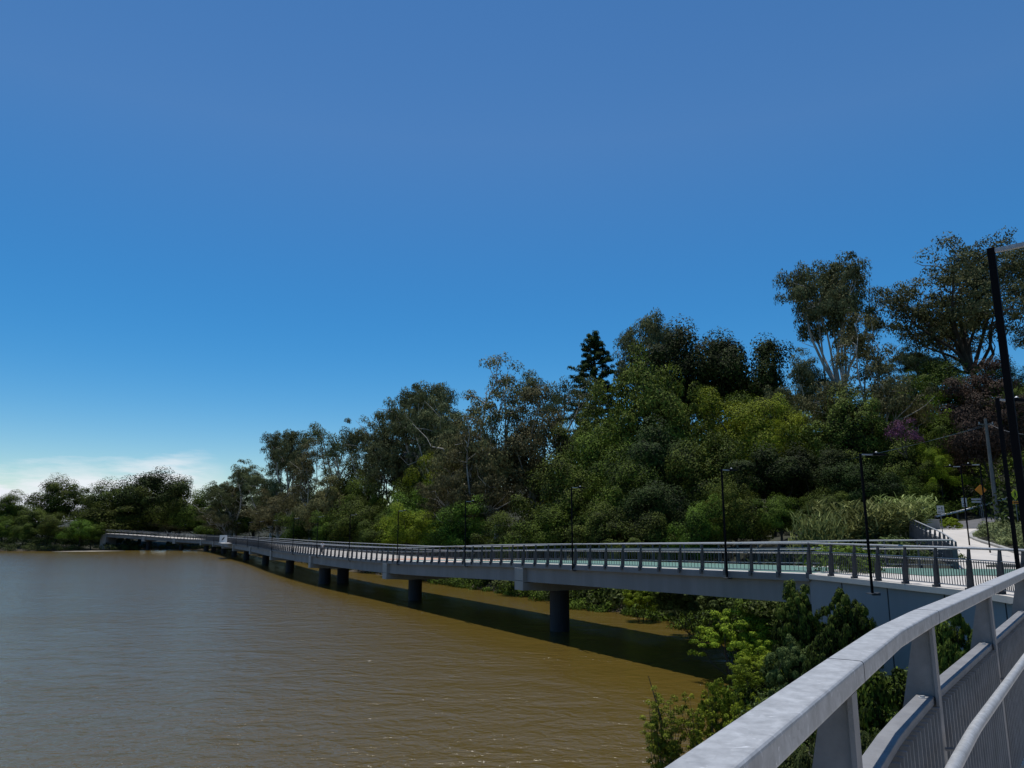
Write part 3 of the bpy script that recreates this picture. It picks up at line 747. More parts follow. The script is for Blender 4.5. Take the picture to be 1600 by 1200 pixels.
make_dense('fig_a', 15, L['dark'], wid=1.0, zc=.55, zr=.42, n=90, r=(.07,.15), lump=.3, leafn=400, size=.38)
make_dense('brown_a', 17, L['eucbrown'], wid=.8, n=120, r=(.05,.11), lump=.35, leafn=280, size=.30, droop=.6, bark='palebark')
make_dense('vine_a', 18, L['vine'], wid=.7, zc=.5, zr=.48, n=120, r=(.06,.13), stretch=.7, lump=.18, leafn=350, size=.30)
make_dense('cypress_a', 19, L['dark'], wid=.22, zc=.52, zr=.48, n=90, r=(.035,.05), stretch=2.2, lump=.1, leafn=180, size=.3)
def make_bunya(key):
    rng = np.random.default_rng(77); H = 20.0; tb = MB(); C = []; Rd = []
    tb.tube([(0,0,-1.5),(0,0,10),(0,0,19.3)], [.4,.28,.08], 8, cap=False)
    for i, z in enumerate(np.arange(6.5, 19.3, .68)):
        t = (z-6.5)/12.8; rr = 4.9*(math.sin(math.pi*(.30+.68*t))**.8)*(1 if t < .8 else .85); nb = 8
        for k in range(nb):
            a = 2*math.pi*(k+.5*(i%2))/nb + rng.normal()*.35; r2 = rr*(.5+.62*rng.random())
            e = Vector((math.cos(a)*r2, math.sin(a)*r2, z+.25*r2*(t-.3)+rng.normal()*.35))
            tb.tube([Vector((0,0,z)), (Vector((0,0,z))+e)/2 + Vector((0,0,-.15)), e], [.07,.05,.03], 4, cap=False)
            for q in (.55,.75,.95,1.08):
                C.append(tuple(Vector((0,0,z)).lerp(e, q) + Vector((0,0,.1)))); Rd.append((.5,.5,.34))
    C.append((0,0,19.6)); Rd.append((.5,.5,.5))
    tm = mesh_of(tb.build('trunk', M['bark'], recalc=False, smooth=True)); cm = mesh_of(leaves('crown', C, np.array(Rd), 75, .28, L['dark'], rng, aspect=.45))
    proto(key, cm, tm, 9.8, 20.0)
make_bunya('bunya')
def make_reed(key, m=None, n=150, H=6.0, spread=2.6):
    rng = np.random.default_rng(55); V = []; Fc = []; st = MB()
    C = []; 
    for i in range(n):
        a = rng.random()*6.28; r0 = spread*.35*rng.random()**.5; r1 = r0 + spread*(.2+.8*rng.random()); h = H*(.55+.45*rng.random())
        b0 = Vector((math.cos(a)*r0, math.sin(a)*r0, -.3)); tip = Vector((math.cos(a)*r1, math.sin(a)*r1, h*.93)); mid = (b0+tip)/2 + Vector((0,0,h*.22)) - Vector((math.cos(a),math.sin(a),0))*r1*.15
        pts = [b0*(1-t)**2 + mid*2*t*(1-t) + tip*t*t for t in np.linspace(0,1,7)]; st.tube(pts, np.linspace(.03,.008,7), 3, cap=False)
        for t in np.linspace(.3,1,16):
            p = b0*(1-t)**2 + mid*2*t*(1-t) + tip*t*t; d = Vector(rng.normal(size=3)); d.z = abs(d.z)*.5+.2 ; d.normalize(); Lf = .6+.6*rng.random()
            s_ = d.cross(Vector((0,0,1))).normalized()*.075; k0 = len(V)
            d = (d + Vector((0,0,.5))).normalized() if t > .7 else d
            V += [p-s_, p+s_, p+d*Lf*.6+s_*.8-Vector((0,0,.02)), p+d*Lf-Vector((0,0,.18)), p+d*Lf*.6-s_*.8-Vector((0,0,.02))]; Fc.append((k0,k0+1,k0+2,k0+3,k0+4))
    b = MB(); b.add(V, Fc); proto(key, mesh_of(b.build('crown', m or L['reed'], recalc=False)), mesh_of(st.build('trunk', m or L['reed'], recalc=False)), 2*spread*1.1, H)
make_reed('reed')
def make_bush(key, seed, m, n=26, leafn=300, size=.10, H=2.0, wid=1.2, r=(.14,.24), bark='bark', stems=7, aspect=.5, shell=.5):
    rng = np.random.default_rng(seed); C = []; Rd = []; tb = MB()
    for i in range(n):
        u = rng.normal(size=3); u /= np.linalg.norm(u); u[2] = abs(u[2])*1.1-.25; rad = rng.random()**.35
        c = np.array([u[0]*wid*H*.42*rad, u[1]*wid*H*.42*rad, H*(.42+.42*u[2]*rad + .06*rng.normal())]); C.append(c); rr = H*(r[0]+(r[1]-r[0])*rng.random()); Rd.append((rr,rr,rr*.8))
    C = np.array(C); C[:,2] = np.clip(C[:,2], .1*H, H*.85)
    for i in range(stems):
        L1 = bend((rng.normal()*.06*H, rng.normal()*.06*H, -.2), Vector(C[rng.integers(n)]), rng, 5, .1); tb.tube(L1, np.linspace(.018,.006,5)*H/2, 5, cap=False)
    zt = (C[:,2]+np.array(Rd)[:,2]).max(); ex = np.percentile(np.hypot(C[:,0],C[:,1]), 95)*2+.2*H
    proto(key, mesh_of(leaves('crown', C, np.array(Rd), leafn, size, m, rng, aspect=aspect, shell=shell)), mesh_of(tb.build('trunk', M[bark], recalc=False)), ex, zt)
make_bush('bush_mid', 61, L['mid'], size=.07, n=110, leafn=270, r=(.06,.13)); make_bush('bush_scrub', 62, L['scrub'], n=120, size=.06, leafn=230, r=(.05,.11), wid=1.35); make_bush('bush_bright', 63, L['bright'], n=110, leafn=200, size=.07, r=(.05,.11))
make_bush('bush_loose', 68, L['bright'], n=190, size=.04, leafn=160, r=(.03,.08), wid=1.25, stems=16)
make_bush('bush_pink', 64, L['pink'], n=40, size=.10, leafn=32, r=(.12,.22), wid=1.3); make_bush('bush_yellow', 65, L['yellow'], size=.16, leafn=150); make_bush('bush_dark', 66, L['dense'], size=.065, leafn=280, n=130, r=(.06,.13))
make_bush('bush_tall', 67, L['dense'], size=.055, leafn=200, n=240, r=(.03,.075), wid=.95)
def make_sapling(key, seed, m, H=3.0, stems=9, spread=.8, leafn=60, size=.068, steps=14):
    rng = np.random.default_rng(seed); tb = MB(); C = []; Rd = []
    for i in range(stems):
        a = rng.random()*6.28; r0 = .3*spread*rng.random(); r1 = spread*(.4+.6*rng.random()); h = H*(.6+.4*rng.random())
        L1 = bend((math.cos(a)*r0, math.sin(a)*r0, -.3), (math.cos(a)*r1, math.sin(a)*r1, h), rng, 8, .05); tb.tube(L1, np.linspace(.018,.005,8), 5, cap=False)
        for k in range(steps):
            t = .18+.82*k/(steps-1); q = L1[min(7,int(t*7))].lerp(L1[min(7,int(t*7)+1)], t*7-int(t*7)); e = q + Vector(rng.normal(size=3))*.13
            C.append(tuple(e)); Rd.append((.13,.13,.11)); tb.tube([q, e], [.006,.003], 3, cap=False)
    proto(key, mesh_of(leaves('crown', C, np.array(Rd), leafn, size, m, rng, aspect=.5, shell=.6)), mesh_of(tb.build('trunk', M['bark'], recalc=False)), 2*spread+.3, H)
make_sapling('sapling_a', 71, L['yellow'], stems=15); make_sapling('sapling_b', 72, L['bright'], stems=14, spread=1.1, leafn=60)

RNG = random.Random(4)
def plant(key, px, py_top, wpx, Y, label, cat='tree', name='tree', group=None, z0=None, zb=None, rot=None, parts=('crown','trunk')):
    p = at(px, py_top, Y)
    while z0 is None and tz(p.x, Y) < WZ + .9: Y += 2; p = at(px, py_top, Y)
    g = tz(p.x, Y) if z0 is None else z0
    cm, tm, wd, ht = PROTO[key]; hgt = p.z - g; wdt = wpx*Y/F
    o = thing(name, label, cat, (p.x, Y, g), RNG.random()*6.28 if rot is None else rot, group); s = wdt/wd
    if ht > 15 and Y < 300: s = min(s, 1.2*hgt/ht)
    if key[:3] == 'euc': s = max(s, (.58 if key == 'euc_a' else .7)*hgt/ht)
    elif ht > 15 and key[:3] not in ('cyp','bun'): s = max(s, .78*hgt/ht)
    o.scale = (s, s, hgt/ht)
    for nm, me in ((parts[0], cm), (parts[1], tm)):
        if me is None: continue
        c = bpy.data.objects.new(nm, me); COL.objects.link(c); c.parent = o
    if hgt < 2: print('LOW', label, round(hgt,2), 'ground', round(g,1))
    return o
SK, SL, HB = 'tall trees on the skyline', 'trees covering the hillside', 'bushes by the water'
TREES = [
 # far bank, left
 ('dense_b', -18,782,110,420,'low dark tree cut by the left edge of the far bank',SL),
 ('mid_a', 30,768,80,400,'rounded tree sloping down at the far left of the skyline',SL),
 ('mid_b', 8,805,100,338,'low bushy tree at the water, leftmost on the far bank',SL),
 ('dense_a', 97,740,84,372,'tall rounded gum standing above the far left bank',SK),
 ('dense_a', 60,790,70,345,'dark tree left of the tall gum on the far left bank',SL),
 ('dense_b', 92,802,80,330,'dark tree at the foot of the tall far left gum',SL),
 ('mid_b', 128,810,62,327,'light green bushy tree left of the far bridge end',SL),
 ('dense_a', 182,745,86,365,'left lobe of the big dark fig behind the far bridge end',SK),
 ('fig_a', 228,730,130,360,'largest dark fig on the far bank with a domed top',SK),
 ('dense_b', 272,742,90,352,'right shoulder tree of the big dark dome on the far bank',SK),
 ('dense_a', 205,785,130,345,'shaded tree under the dark dome behind the far curved span',SL),
 ('mid_a', 240,812,36,336,'small bright green bush tree right above the far curved span',SL),
 ('brown_a', 195,806,56,338,'pale grey green tree beside the far end of the bridge',SL),
 ('dense_b', 320,757,80,345,'flat topped dark tree in the dip right of the domed fig',SK),
 ('brown_a', 285,795,80,330,'dull olive tree behind the bend of the bridge',SL),
 ('dense_a', 330,790,80,330,'dark tree just behind the bridge bend',SL),
 ('euc_b', 378,723,92,335,'open crowned gum with gaps of sky, right of the dip',SK),
 ('euc_c', 360,752,80,312,'brownish gum under the open crowned one above the bend',SL),
 ('dense_b', 400,775,80,300,'dark tree right of the bend of the bridge',SL),
 ('brown_a', 372,800,60,300,'low olive tree above the white panel on the bridge',SL),
 ('mid_a', 146,818,40,330,'small leafy tree hiding the far end of the bridge',SL),
 ('dense_a', 40,815,70,333,'low dark tree at the water on the far left bank',SL),
 ('dense_b', 148,775,60,352,'dark tree in the gap between the tall far gum and the domed fig',SL),
 ('mid_b', 350,812,60,330,'low green tree at the water behind the bridge bend',SL),
 ('mid_b', 656,728,50,172,'green tree hiding the lower half of the hillside house',SL),
 # left middle
 ('euc_a', 452,672,86,262,'gum leaning left with dark leaf clumps at the left hill end',SK),
 ('euc_b', 425,735,70,262,'lower gum tucked under the left leaning one',SK),
 ('euc_d', 532,662,64,225,'thin umbrella shaped gum standing alone against the sky',SK),
 ('euc_c', 492,690,92,215,'sprawling brown gum with pale limbs below the umbrella gum',SK),
 ('brown_a', 440,760,90,240,'grey green tree low on the left hill end',SL),
 ('dense_a', 470,790,80,215,'dark tree over the seventh and eighth lamp posts',SL),
 ('brown_a', 515,745,80,195,'tall olive tree left of the middle of the bridge',SL),
 ('dense_b', 545,715,76,200,'dark green tree behind the umbrella gum trunk',SL),
 ('mid_a', 520,800,70,178,'small green tree above the walking person',SL),
 ('euc_b', 592,655,60,190,'short spreading gum left of the dark double trunked gum',SK),
 ('euc_e', 632,637,82,185,'dark double trunked gum beside the hillside house',SK),
 ('euc_a', 668,598,56,180,'narrow tall gum left of the biggest pale limbed one',SK),
 ('euc_b', 700,625,70,165,'gum filling in left of the biggest pale limbed one',SK),
 ('mid_b', 570,735,80,180,'mid green tree below the short spreading gum',SL),
 ('bright_a', 690,685,62,150,'bright green tree right of the hillside house',SL),
 ('mid_a', 615,745,92,150,'green tree below the hillside house',SL),
 ('dense_b', 565,775,80,158,'dark tree over the fifth lamp post of the bridge',SL),
 ('mid_b', 665,752,90,140,'bushy tree under the bright one by the house',SL),
 ('bright_a', 640,788,110,128,'low light green tree on the bank over the second pier',SL),
 ('mid_a', 720,775,100,118,'low green tree at the foot of the biggest gum',SL),
 ('dense_a', 590,805,80,140,'low dark tree on the bank left of the second pier',SL),
 # centre
 ('euc_c', 768,556,165,132,'biggest pale limbed gum left of the hill centre',SK),
 ('euc_c', 735,650,120,122,'brown gum canopy hanging below the biggest pale limbed one',SL),
 ('brown_a', 838,612,90,130,'feathery olive brown tree right of the biggest gum',SK),
 ('euc_d', 876,577,80,145,'open gum with a bare forked trunk left of the bunya pine',SK),
 ('bunya', 928,517,66,160,'bunya pine with whorled dark branches against the sky',SK),
 ('euc_a', 1018,498,80,150,'pale gum peeping over the top of the hill centre',SK),
 ('fig_a', 1072,503,124,142,'broad dark fig on the crest right of centre',SK),
 ('fig_a', 1155,515,74,138,'smaller dark fig on the crest right of the broad one',SK),
 ('cypress_a', 1190,558,15,138,'left one of the pair of narrow dark cypresses',SK),
 ('cypress_a', 1204,561,15,138,'right one of the pair of narrow dark cypresses',SK),
 ('willow_a', 1005,538,150,112,'tallest olive green tree with a peaked top at the hill centre',SL),
 ('willow_a', 955,600,100,115,'olive green tree forming the left shoulder of the peaked one',SL),
 ('willow_a', 1065,600,110,108,'olive green tree forming the right shoulder of the peaked one',SL),
 ('dense_a', 905,640,90,125,'dark tree below the bunya pine',SL),
 ('mid_b', 935,655,110,105,'mid green tree left below the peaked olive one',SL),
 ('dense_b', 880,710,130,100,'wide dark tree right of the biggest gum trunk',SL),
 ('mid_a', 850,775,110,96,'dark green tree on the bank above the first pier',SL),
 ('fig_a', 1010,655,150,98,'deep shaded tree in the middle of the hill',SL),
 ('mid_b', 970,705,110,90,'green leafy tree low in the centre of the hill',SL),
 ('fig_a', 1040,745,130,84,'very dark tree low behind the bridge right of centre',SL),
 ('dense_a', 940,780,120,86,'dark bank tree right of the second bridge lamp post',SL),
 ('mid_a', 1082,772,62,78,'round light green bush tree low behind the bridge',SL),
 ('dense_b', 790,800,100,104,'low dark tree on the bank behind the third lamp post',SL),
 # right
 ('mid_a', 1150,592,150,125,'dull green tree below the dark crest figs',SL),
 ('bright_a', 1175,606,150,104,'broad sunlit yellow green tree right of centre',SL),
 ('bright_a', 1245,620,100,110,'sunlit green tree under the tallest gum',SL),
 ('dense_b', 1110,670,120,92,'dark tree below left of the broad sunlit one',SL),
 ('fig_a', 1200,695,140,90,'shaded tree under the broad sunlit one',SL),
 ('willow_a', 1145,745,100,80,'olive tree behind the first bridge lamp post',SL),
 ('mid_b', 1215,770,120,76,'mid green tree low behind the bridge end',SL),
 ('dense_b', 1010,800,100,80,'low shaded tree behind the bridge railing, right of centre',SL),
 ('euc_a', 1288,405,152,122,'tallest gum rising alone over the hill on the right',SK),
 ('euc_b', 1245,555,70,118,'small gum at the lower left of the tallest one',SK),
 ('euc_c', 1338,488,135,100,'brownish gum with pale forked limbs in front of the tallest one',SK),
 ('dense_a', 1320,600,120,96,'dark creeper hung tree around the pale forked trunk',SL),
 ('fig_a', 1270,690,120,88,'dark shaded tree left below the pale forked trunk',SL),
 ('bright_a', 1425,592,130,112,'sunlit yellow green tree between the two gum groups',SL),
 ('mid_b', 1385,640,90,100,'green tree behind the pink blossom',SL),
 ('mid_a', 1455,640,100,98,'dull green tree left of the creeper covered dome',SL),
 ('fig_a', 1350,715,130,80,'dark tree above the tall reeds',SL),
 ('dense_a', 1290,760,110,74,'dark tree left of the tall reeds behind the bridge end',SL),
 ('euc_e', 1508,373,230,118,'huge wide gum behind the nearest lamp post',SK),
 ('euc_e', 1610,385,150,122,'gum cut by the right edge behind the nearest lamp post',SK),
 ('euc_b', 1432,535,84,125,'small gum filling the gap left of the huge gum',SK),
 ('dense_b', 1475,560,104,116,'dark tree under the left half of the huge gum',SL),
 ('mid_b', 1560,560,100,112,'dull tree under the huge gum, behind the creeper dome',SL),
 ('mid_a', 1405,575,70,112,'green tree in the saddle right of the pale forked gum',SL),
 ('vine_a', 1527,553,78,88,'reddish brown dome smothered in creeper at the right',SL),
 ('dense_a', 1585,600,110,100,'dark tree behind the second largest lamp post',SL),
 ('dense_b', 1465,715,110,92,'dark tree behind the two small white signs',SL),
 ('bright_a', 1463,690,58,90,'small bright yellow green tree below right of the pink blossom',SL),
 ('mid_b', 1420,745,100,84,'shaded green tree below the pink blossom',SL),
 ('mid_a', 1560,690,110,104,'light green tree on the slope behind the timber pole',SL),
 ('mid_b', 1500,735,90,98,'green tree on the slope behind the orange sign',SL),
 ('mid_a', 1620,700,110,102,'green tree on the slope cut by the right edge',SL),
 ('dense_b', 1385,680,100,90,'dark tree directly below the pale forked gum limbs',SL),
]
for key, px, py, wpx, Y, lab, grp in TREES:
    if key == 'bunya': wpx *= 1.2
    plant(key, px, py - (0 if key[:3] in ('cyp','bun') else 3), wpx*(1.12 if key[:3] in ('cyp','bun') or key in ('euc_a','euc_d') else 1.12 if Y > 300 else 1.3), (max(Y*.88, 316) if 160 < px < 352 else Y*.88) if Y > 300 else Y, lab, group=grp)
def bush(key, px, py, wpx, Y, lab, name='bush', cat='bush', group=None, **k): return plant(key, px, py, wpx, Y, lab, cat, name, group, parts=('foliage','stem'), **k)
bush('bush_pink', 1408, 650, 62, 82, 'pink blossoming shrub hanging among dark trees on the right', z0=at(1408,705,82).z)
bush('bush_bright', 1485, 808, 34, 71, 'spiky bright green bush behind the white board sign')
for px, py, wpx, Y, lab in ((1275,796,78,52,'leftmost tall reed clump behind the bridge end railing'),(1318,778,100,55,'second tall reed clump, behind the lamp post on the wall'),(1368,780,100,57,'third tall reed clump, right of the lamp post on the wall'),(1412,772,84,60,'rightmost tall reed clump, beside the climbing path railing')):
    bush('reed', px, py, wpx, Y, lab, name='reed_clump', cat='reeds', group='tall reeds by the bridge end')
bush('bush_yellow', 616, 836, 14, 135, 'tiny yellow leafed bush sticking up over the bridge railing')
# riverbank bushes right of the near pier and below the walkway
bush('bush_loose', 1160, 948, 170, 40.4, 'light green feathery bush leaning over the bridge shadow', z0=1.55)
bush('bush_scrub', 1080, 905, 130, 56.8, 'grey green scrubby bush under the bridge end', z0=1.95)
bush('bush_bright', 1000, 912, 62, 67.1, 'bright green bush at the water behind the bridge shadow', z0=1.45)
bush('bush_tall', 1240, 903, 84, 31.8, 'dark creeper covered bush against the end of the bridge', z0=2.30)
bush('bush_tall', 1320, 916, 96, 25.4, 'creeper mound climbing the blue grey wall by the lamp post', z0=2.80)
bush('bush_dark', 1290, 965, 84, 25.8, 'lower left bulge of dark creeper before the blue grey wall', z0=2.30)
bush('bush_loose', 1185, 1015, 110, 34.4, 'olive bush on the bank between the light bush and the creeper', z0=1.65)
bush('bush_scrub', 1232, 990, 100, 29.2, 'green bush just left of the foreground top rail', z0=2.15)
bush('bush_tall', 1482, 938, 100, 17.6, 'upright dark bush in front of the blue grey wall seen under the rail', z0=3.30)
bush('bush_mid', 1385, 1035, 190, 14.6, 'wide leafy bush below the foreground rail', z0=2.80)
bush('bush_scrub', 1330, 1110, 190, 13.0, 'leafy bush low under the rail between the nearest posts', z0=2.80)
bush('bush_mid', 1440, 1120, 200, 12.0, 'leafy bush at the bottom behind the second post', z0=3.00)
bush('bush_scrub', 1240, 1130, 150, 15.0, 'low leafy bush at the bottom behind the first post', z0=1.95)
bush('sapling_a', 1035, 1068, 84, 24.9, 'yellow green sapling clump standing in the brown water', name='sapling', z0=1.30)
bush('sapling_b', 1095, 1075, 90, 24.5, 'taller leafy sapling clump beside the yellow green one', name='sapling', z0=1.30)
bush('bush_loose', 1125, 1056, 90, 25.4, 'small arching green bush left of the foreground rail', z0=1.55)
bush('sapling_b', 1160, 1080, 80, 23.2, 'dark green sapling clump touching the foreground rail', name='sapling', z0=1.35)
stk = MB(); a_ = at(1013,1056,25.2); b_ = at(1045,1180,25.0); stk.tube([b_+Vector((0,0,-.3)), (a_+b_)/2+Vector((.05,0,0)), a_], [.03,.022,.010], 6)
tag(stk.build('stick', M['bark']), 'bare dead stick leaning out of the water by the yellow green saplings', 'stick')

# ------------------------------------------------------------------ undergrowth that reads as one mass
rng = np.random.default_rng(99)
def scatter(name, pts, rad, n, size, m, kind_label, hfac=.7, lift=.5):
    pts = np.array(pts); z = terrain(pts); C = np.column_stack([pts, z + rad*lift])
    o = leaves(name, C, np.column_stack([rad, rad, rad*hfac]), n, size, m, rng, aspect=.55, outw=0); tag(o, kind_label[0], kind_label[1], kind='stuff'); return o
# hillside, along the shore line
def shore_pts(n, smin, smax, i0=8, i1=18, power=1.0):
    segs = SH[i0:i1+1]; Ls = np.hypot(*(segs[1:]-segs[:-1]).T); cum = np.concatenate([[0], np.cumsum(Ls)]); P = []
    while len(P) < n:
        s = rng.random()*cum[-1]; i = np.searchsorted(cum, s)-1; t = (s-cum[i])/Ls[i]; a = segs[i]*(1-t)+segs[i+1]*t; d = (segs[i+1]-segs[i])/Ls[i]
        nn = np.array([d[1], -d[0]]); k = smin+(smax-smin)*rng.random()**power; q = a + nn*k
        P.append(q)
    return np.array(P)
def ok_pts(P):
    land = np.array([(p.x,p.y) for p in LAND]); ramp = np.array([(p.x,p.y) for p in RAMP_L + RAMP_R[::-1]]); road = np.array([(p.x,p.y) for p in ROAD_N + ROAD_F[::-1]])
    dr, _ = seg_dist(P, np.vstack([ramp, ramp[:1]])); do, _ = seg_dist(P, np.vstack([road, road[:1]])); dl, _ = seg_dist(P, np.vstack([land, land[:1]]))
    return ~(in_poly(P, land) | in_poly(P, ramp) | in_poly(P, road) | (dr < 2.2) | (do < 2.5) | (dl < 1.5))
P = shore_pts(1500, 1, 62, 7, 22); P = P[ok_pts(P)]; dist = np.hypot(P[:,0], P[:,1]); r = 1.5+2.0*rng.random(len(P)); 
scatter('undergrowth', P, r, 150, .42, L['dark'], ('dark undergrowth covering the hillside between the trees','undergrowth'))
P = shore_pts(650, -.3, 3.5, 8, 22); r = .9+1.1*rng.random(len(P))
scatter('riverbank_scrub', P, r, 110, .34, L['scrub'], ('grey green scrub fringing the far river bank','scrub'), lift=.4)
P = shore_pts(420, -1.3, 4.5, 6, 13); r = .7+.8*rng.random(len(P))
scatter('waterside_scrub', P, r, 330, .20, L['mid'], ('green bushes hanging to the water behind the first pier','scrub'), lift=.35)
P = np.array([(x, y) for x, y in zip(rng.uniform(8, 26, 700), rng.uniform(24, 62, 700))]); d_, s_d = seg_dist(P, SH); P = P[(d_*s_d > -0.3)]
landp = np.array([(p.x,p.y) for p in LAND]); dl_, _ = seg_dist(P, landp); P = P[(~in_poly(P, landp)) & (dl_ > .9) & (~((P[:,0] > 20)&(P[:,1] < 45)))]
r = .5+.7*rng.random(len(P)); scatter('bank_scrub', P, r, 260, .13, L['scrub'], ('tangled scrub on the near bank under the bridge end','scrub'), lift=.45)
P = np.array([(x, y) for x, y in zip(rng.uniform(1, 16, 900), rng.uniform(4, 30, 900))]); d_, s_d = seg_dist(P, SH); dl_, _ = seg_dist(P, landp)
P = P[(d_*s_d > .8) & (~in_poly(P, landp)) & (dl_ > .7)]; r = .3+.45*rng.random(len(P))
scatter('bank_groundcover', P, r, 330, .09, L['mid'], ('leafy ground cover on the bank below the walkway','ground cover'), lift=.35)
# garden bed beside the ramp
P = np.array([(x, y) for x, y in zip(rng.uniform(33, 66, 1500), rng.uniform(42, 80, 1500))]); db_, sb_ = seg_dist(P, np.array([(p.x,p.y) for p in RAMP_R]))
roadp = np.array([(p.x,p.y) for p in ROAD_N + ROAD_F[::-1]]); do_, _ = seg_dist(P, roadp); rampp = np.array([(p.x,p.y) for p in RAMP_L + RAMP_R[::-1]])
P = P[(~in_poly(P, landp)) & (~in_poly(P, rampp)) & (~in_poly(P, roadp)) & (db_ > .5) & (do_ > 1.0) & ((sb_ > 0))]
r = .45+.35*rng.random(len(P)); scatter('garden_groundcover', P, r, 200, .15, L['bed'], ('low grey green garden shrubs beside the pale path','ground cover'), lift=.4)
P = np.array([(x, y) for x, y in zip(rng.uniform(40, 110, 1700), rng.uniform(86, 125, 1700))]); do_, _ = seg_dist(P, roadp); P = P[(~in_poly(P, roadp)) & (do_ > 3) & (P[:,1] > 84 + (P[:,0]-60).clip(0)*.35)]
r = 1+1.4*rng.random(len(P)); scatter('slope_scrub', P, r, 110, .30, L['mid'], ('mid green scrub on the slope above the road','scrub'))

# ------------------------------------------------------------------ road furniture
gr = thing('guardrail', 'white topped guardrail along the far side of the rising road', 'guardrail')
gl_ = [at(1462,807,86), at(1500,798.5,87), at(1540,788,88), at(1575,778,90), at(1610,767,93), at(1660,750,97)]
g = MB(); g.sweep(gl_, [(-.14,-.08),(.14,-.08),(.14,.08),(-.14,.08)]); g.build('rail', M['white'], gr)
for k, p in enumerate(resample(gl_, 3.2)):
    g = MB(); g.box((p.x, p.y+.12, p.z-.5), (.12,.12,1.1)); g.build('post', M['timber'], gr)
pp = thing('power_pole', 'weathered grey timber power pole beside the road', 'power pole', (0,0,0)); b0 = at(1556,806,78); t0_ = at(1541,654,78); b0.x = t0_.x = (b0.x+at(1549,720,78).x)/2 
g = MB(); g.tube([Vector((b0.x, 78, b0.z-1)), Vector((b0.x, 78, t0_.z))], [.21,.14], 12); g.build('pole', M['timber'], pp)
g = MB(); g.box((b0.x, 78, t0_.z-.6), (1.6,.1,.12)); g.build('crossarm', M['timber'], pp)
for q in (-.7,.7):
    g = MB(); g.tube([(b0.x+q,78,t0_.z-.54),(b0.x+q,78,t0_.z-.36)], .05, 8); g.build('insulator', M['signwhite'], pp)
def wire(a, b_, sag, lab, r_=.02):
    pts = [a.lerp(b_, t) - Vector((0,0,sag*4*t*(1-t))) for t in np.linspace(0,1,16)]; g = MB(); g.tube(pts, r_, 4); tag(g.build('power_line', M['galv']), lab, 'power line', 'power lines over the hillside')
wire(at(1547,664,78), at(1180,744,92), .4, 'lower thin power line running left from the timber pole', .010); wire(at(1551,660,78), at(1200,735,94), .7, 'upper thin power line running left from the timber pole', .009)
wire(at(1547,663,78), at(1640,676,60), .5, 'power line running right from the timber pole past the lamp posts', .012)
def sign(px, py0, py1, w_px, Y, label, m, shape='rect', marks=(), base_py=None):
    t = at(px, py0, Y); bt = at(px, py1, Y); w_ = w_px*Y/F; h_ = t.z-bt.z; g0 = tz(t.x, Y)
    root = thing('road_sign', label, 'sign', (t.x, Y, g0)); zc_ = (t.z+bt.z)/2-g0
    g = MB(); g.tube([(0,.05,-.3),(0,.05,t.z-g0-.05)], .03, 8); g.build('pole', M['galvdark'], root)
    g = MB()
    if shape == 'rect': poly = [(-w_/2,0,zc_-h_/2),(w_/2,0,zc_-h_/2),(w_/2,0,zc_+h_/2),(-w_/2,0,zc_+h_/2)]
    else: poly = [(0,0,zc_-h_/2),(w_/2,0,zc_),(0,0,zc_+h_/2),(-w_/2,0,zc_)]
    g.prism(poly, (0,.02,0)); pn = g.build('panel', M[m], root)
    if marks:
        g = MB()
        for (u, v, a, c_) in marks: g.box((u*w_, -.006, zc_+v*h_), (a*w_, .01, c_*h_))
        g.build('symbol', M['signblack'], pn)
    return root
sign(1438.5,782,800,8.5,66,'narrow white sign with black marks left of the board sign','signwhite', marks=((0,.33,.6,.06),(-.1,.2,.3,.12),(.1,0,.35,.08),(-.05,-.2,.3,.16),(.1,-.36,.4,.06)))
sign(1469,790,803,11,58,'squarish white board sign on a thin pole at the path','signwhite', marks=((-.18,.12,.3,.1),(.2,.15,.12,.36),(0,-.18,.8,.05),(-.2,-.33,.4,.06),(.28,-.33,.2,.06)))
sign(1506,778,792,8,76,'small white sign with a black arrow behind the kerb lamp post','signwhite', marks=((0,.15,.2,.4),(0,-.12,.6,.07),(0,-.34,.5,.1)))
s_o = sign(1531.5,757,774,18,80,'orange diamond warning sign behind the garden lamp post','signorange','diamond')
s_y = sign(1585,764,781,15,62,'yellow diamond pedestrian sign near the nearest lamp post','signyellow','diamond', marks=((0,.22,.10,.10),(0,.02,.16,.26),(-.07,-.2,.07,.2),(.07,-.2,.07,.2)))
p_ = at(1586,785,62); g = MB(); g.box((0,0,p_.z-s_y.location.z), (.60,.02,.22)); g.build('plate', M['signorange'], s_y)
g = MB(); g.box((0,-.014,p_.z-s_y.location.z), (.40,.006,.07)); g.build('symbol', M['signblack'], s_y.children[-1])
st_ = at(1525,780,82); root = thing('street_sign', 'pale blade sign left of the orange diamond', 'sign', (st_.x,82,tz(st_.x,82)))
g = MB(); g.box((0,0,st_.z-root.location.z), (1.0,.03,.18)); g.box((0,0,st_.z-root.location.z-.28), (1.0,.03,.18)); g.build('panel', M['signwhite'], root); g = MB(); g.tube([(.45,.05,0),(.45,.05,st_.z-root.location.z+.2)], .03, 8); g.build('pole', M['galvdark'], root)
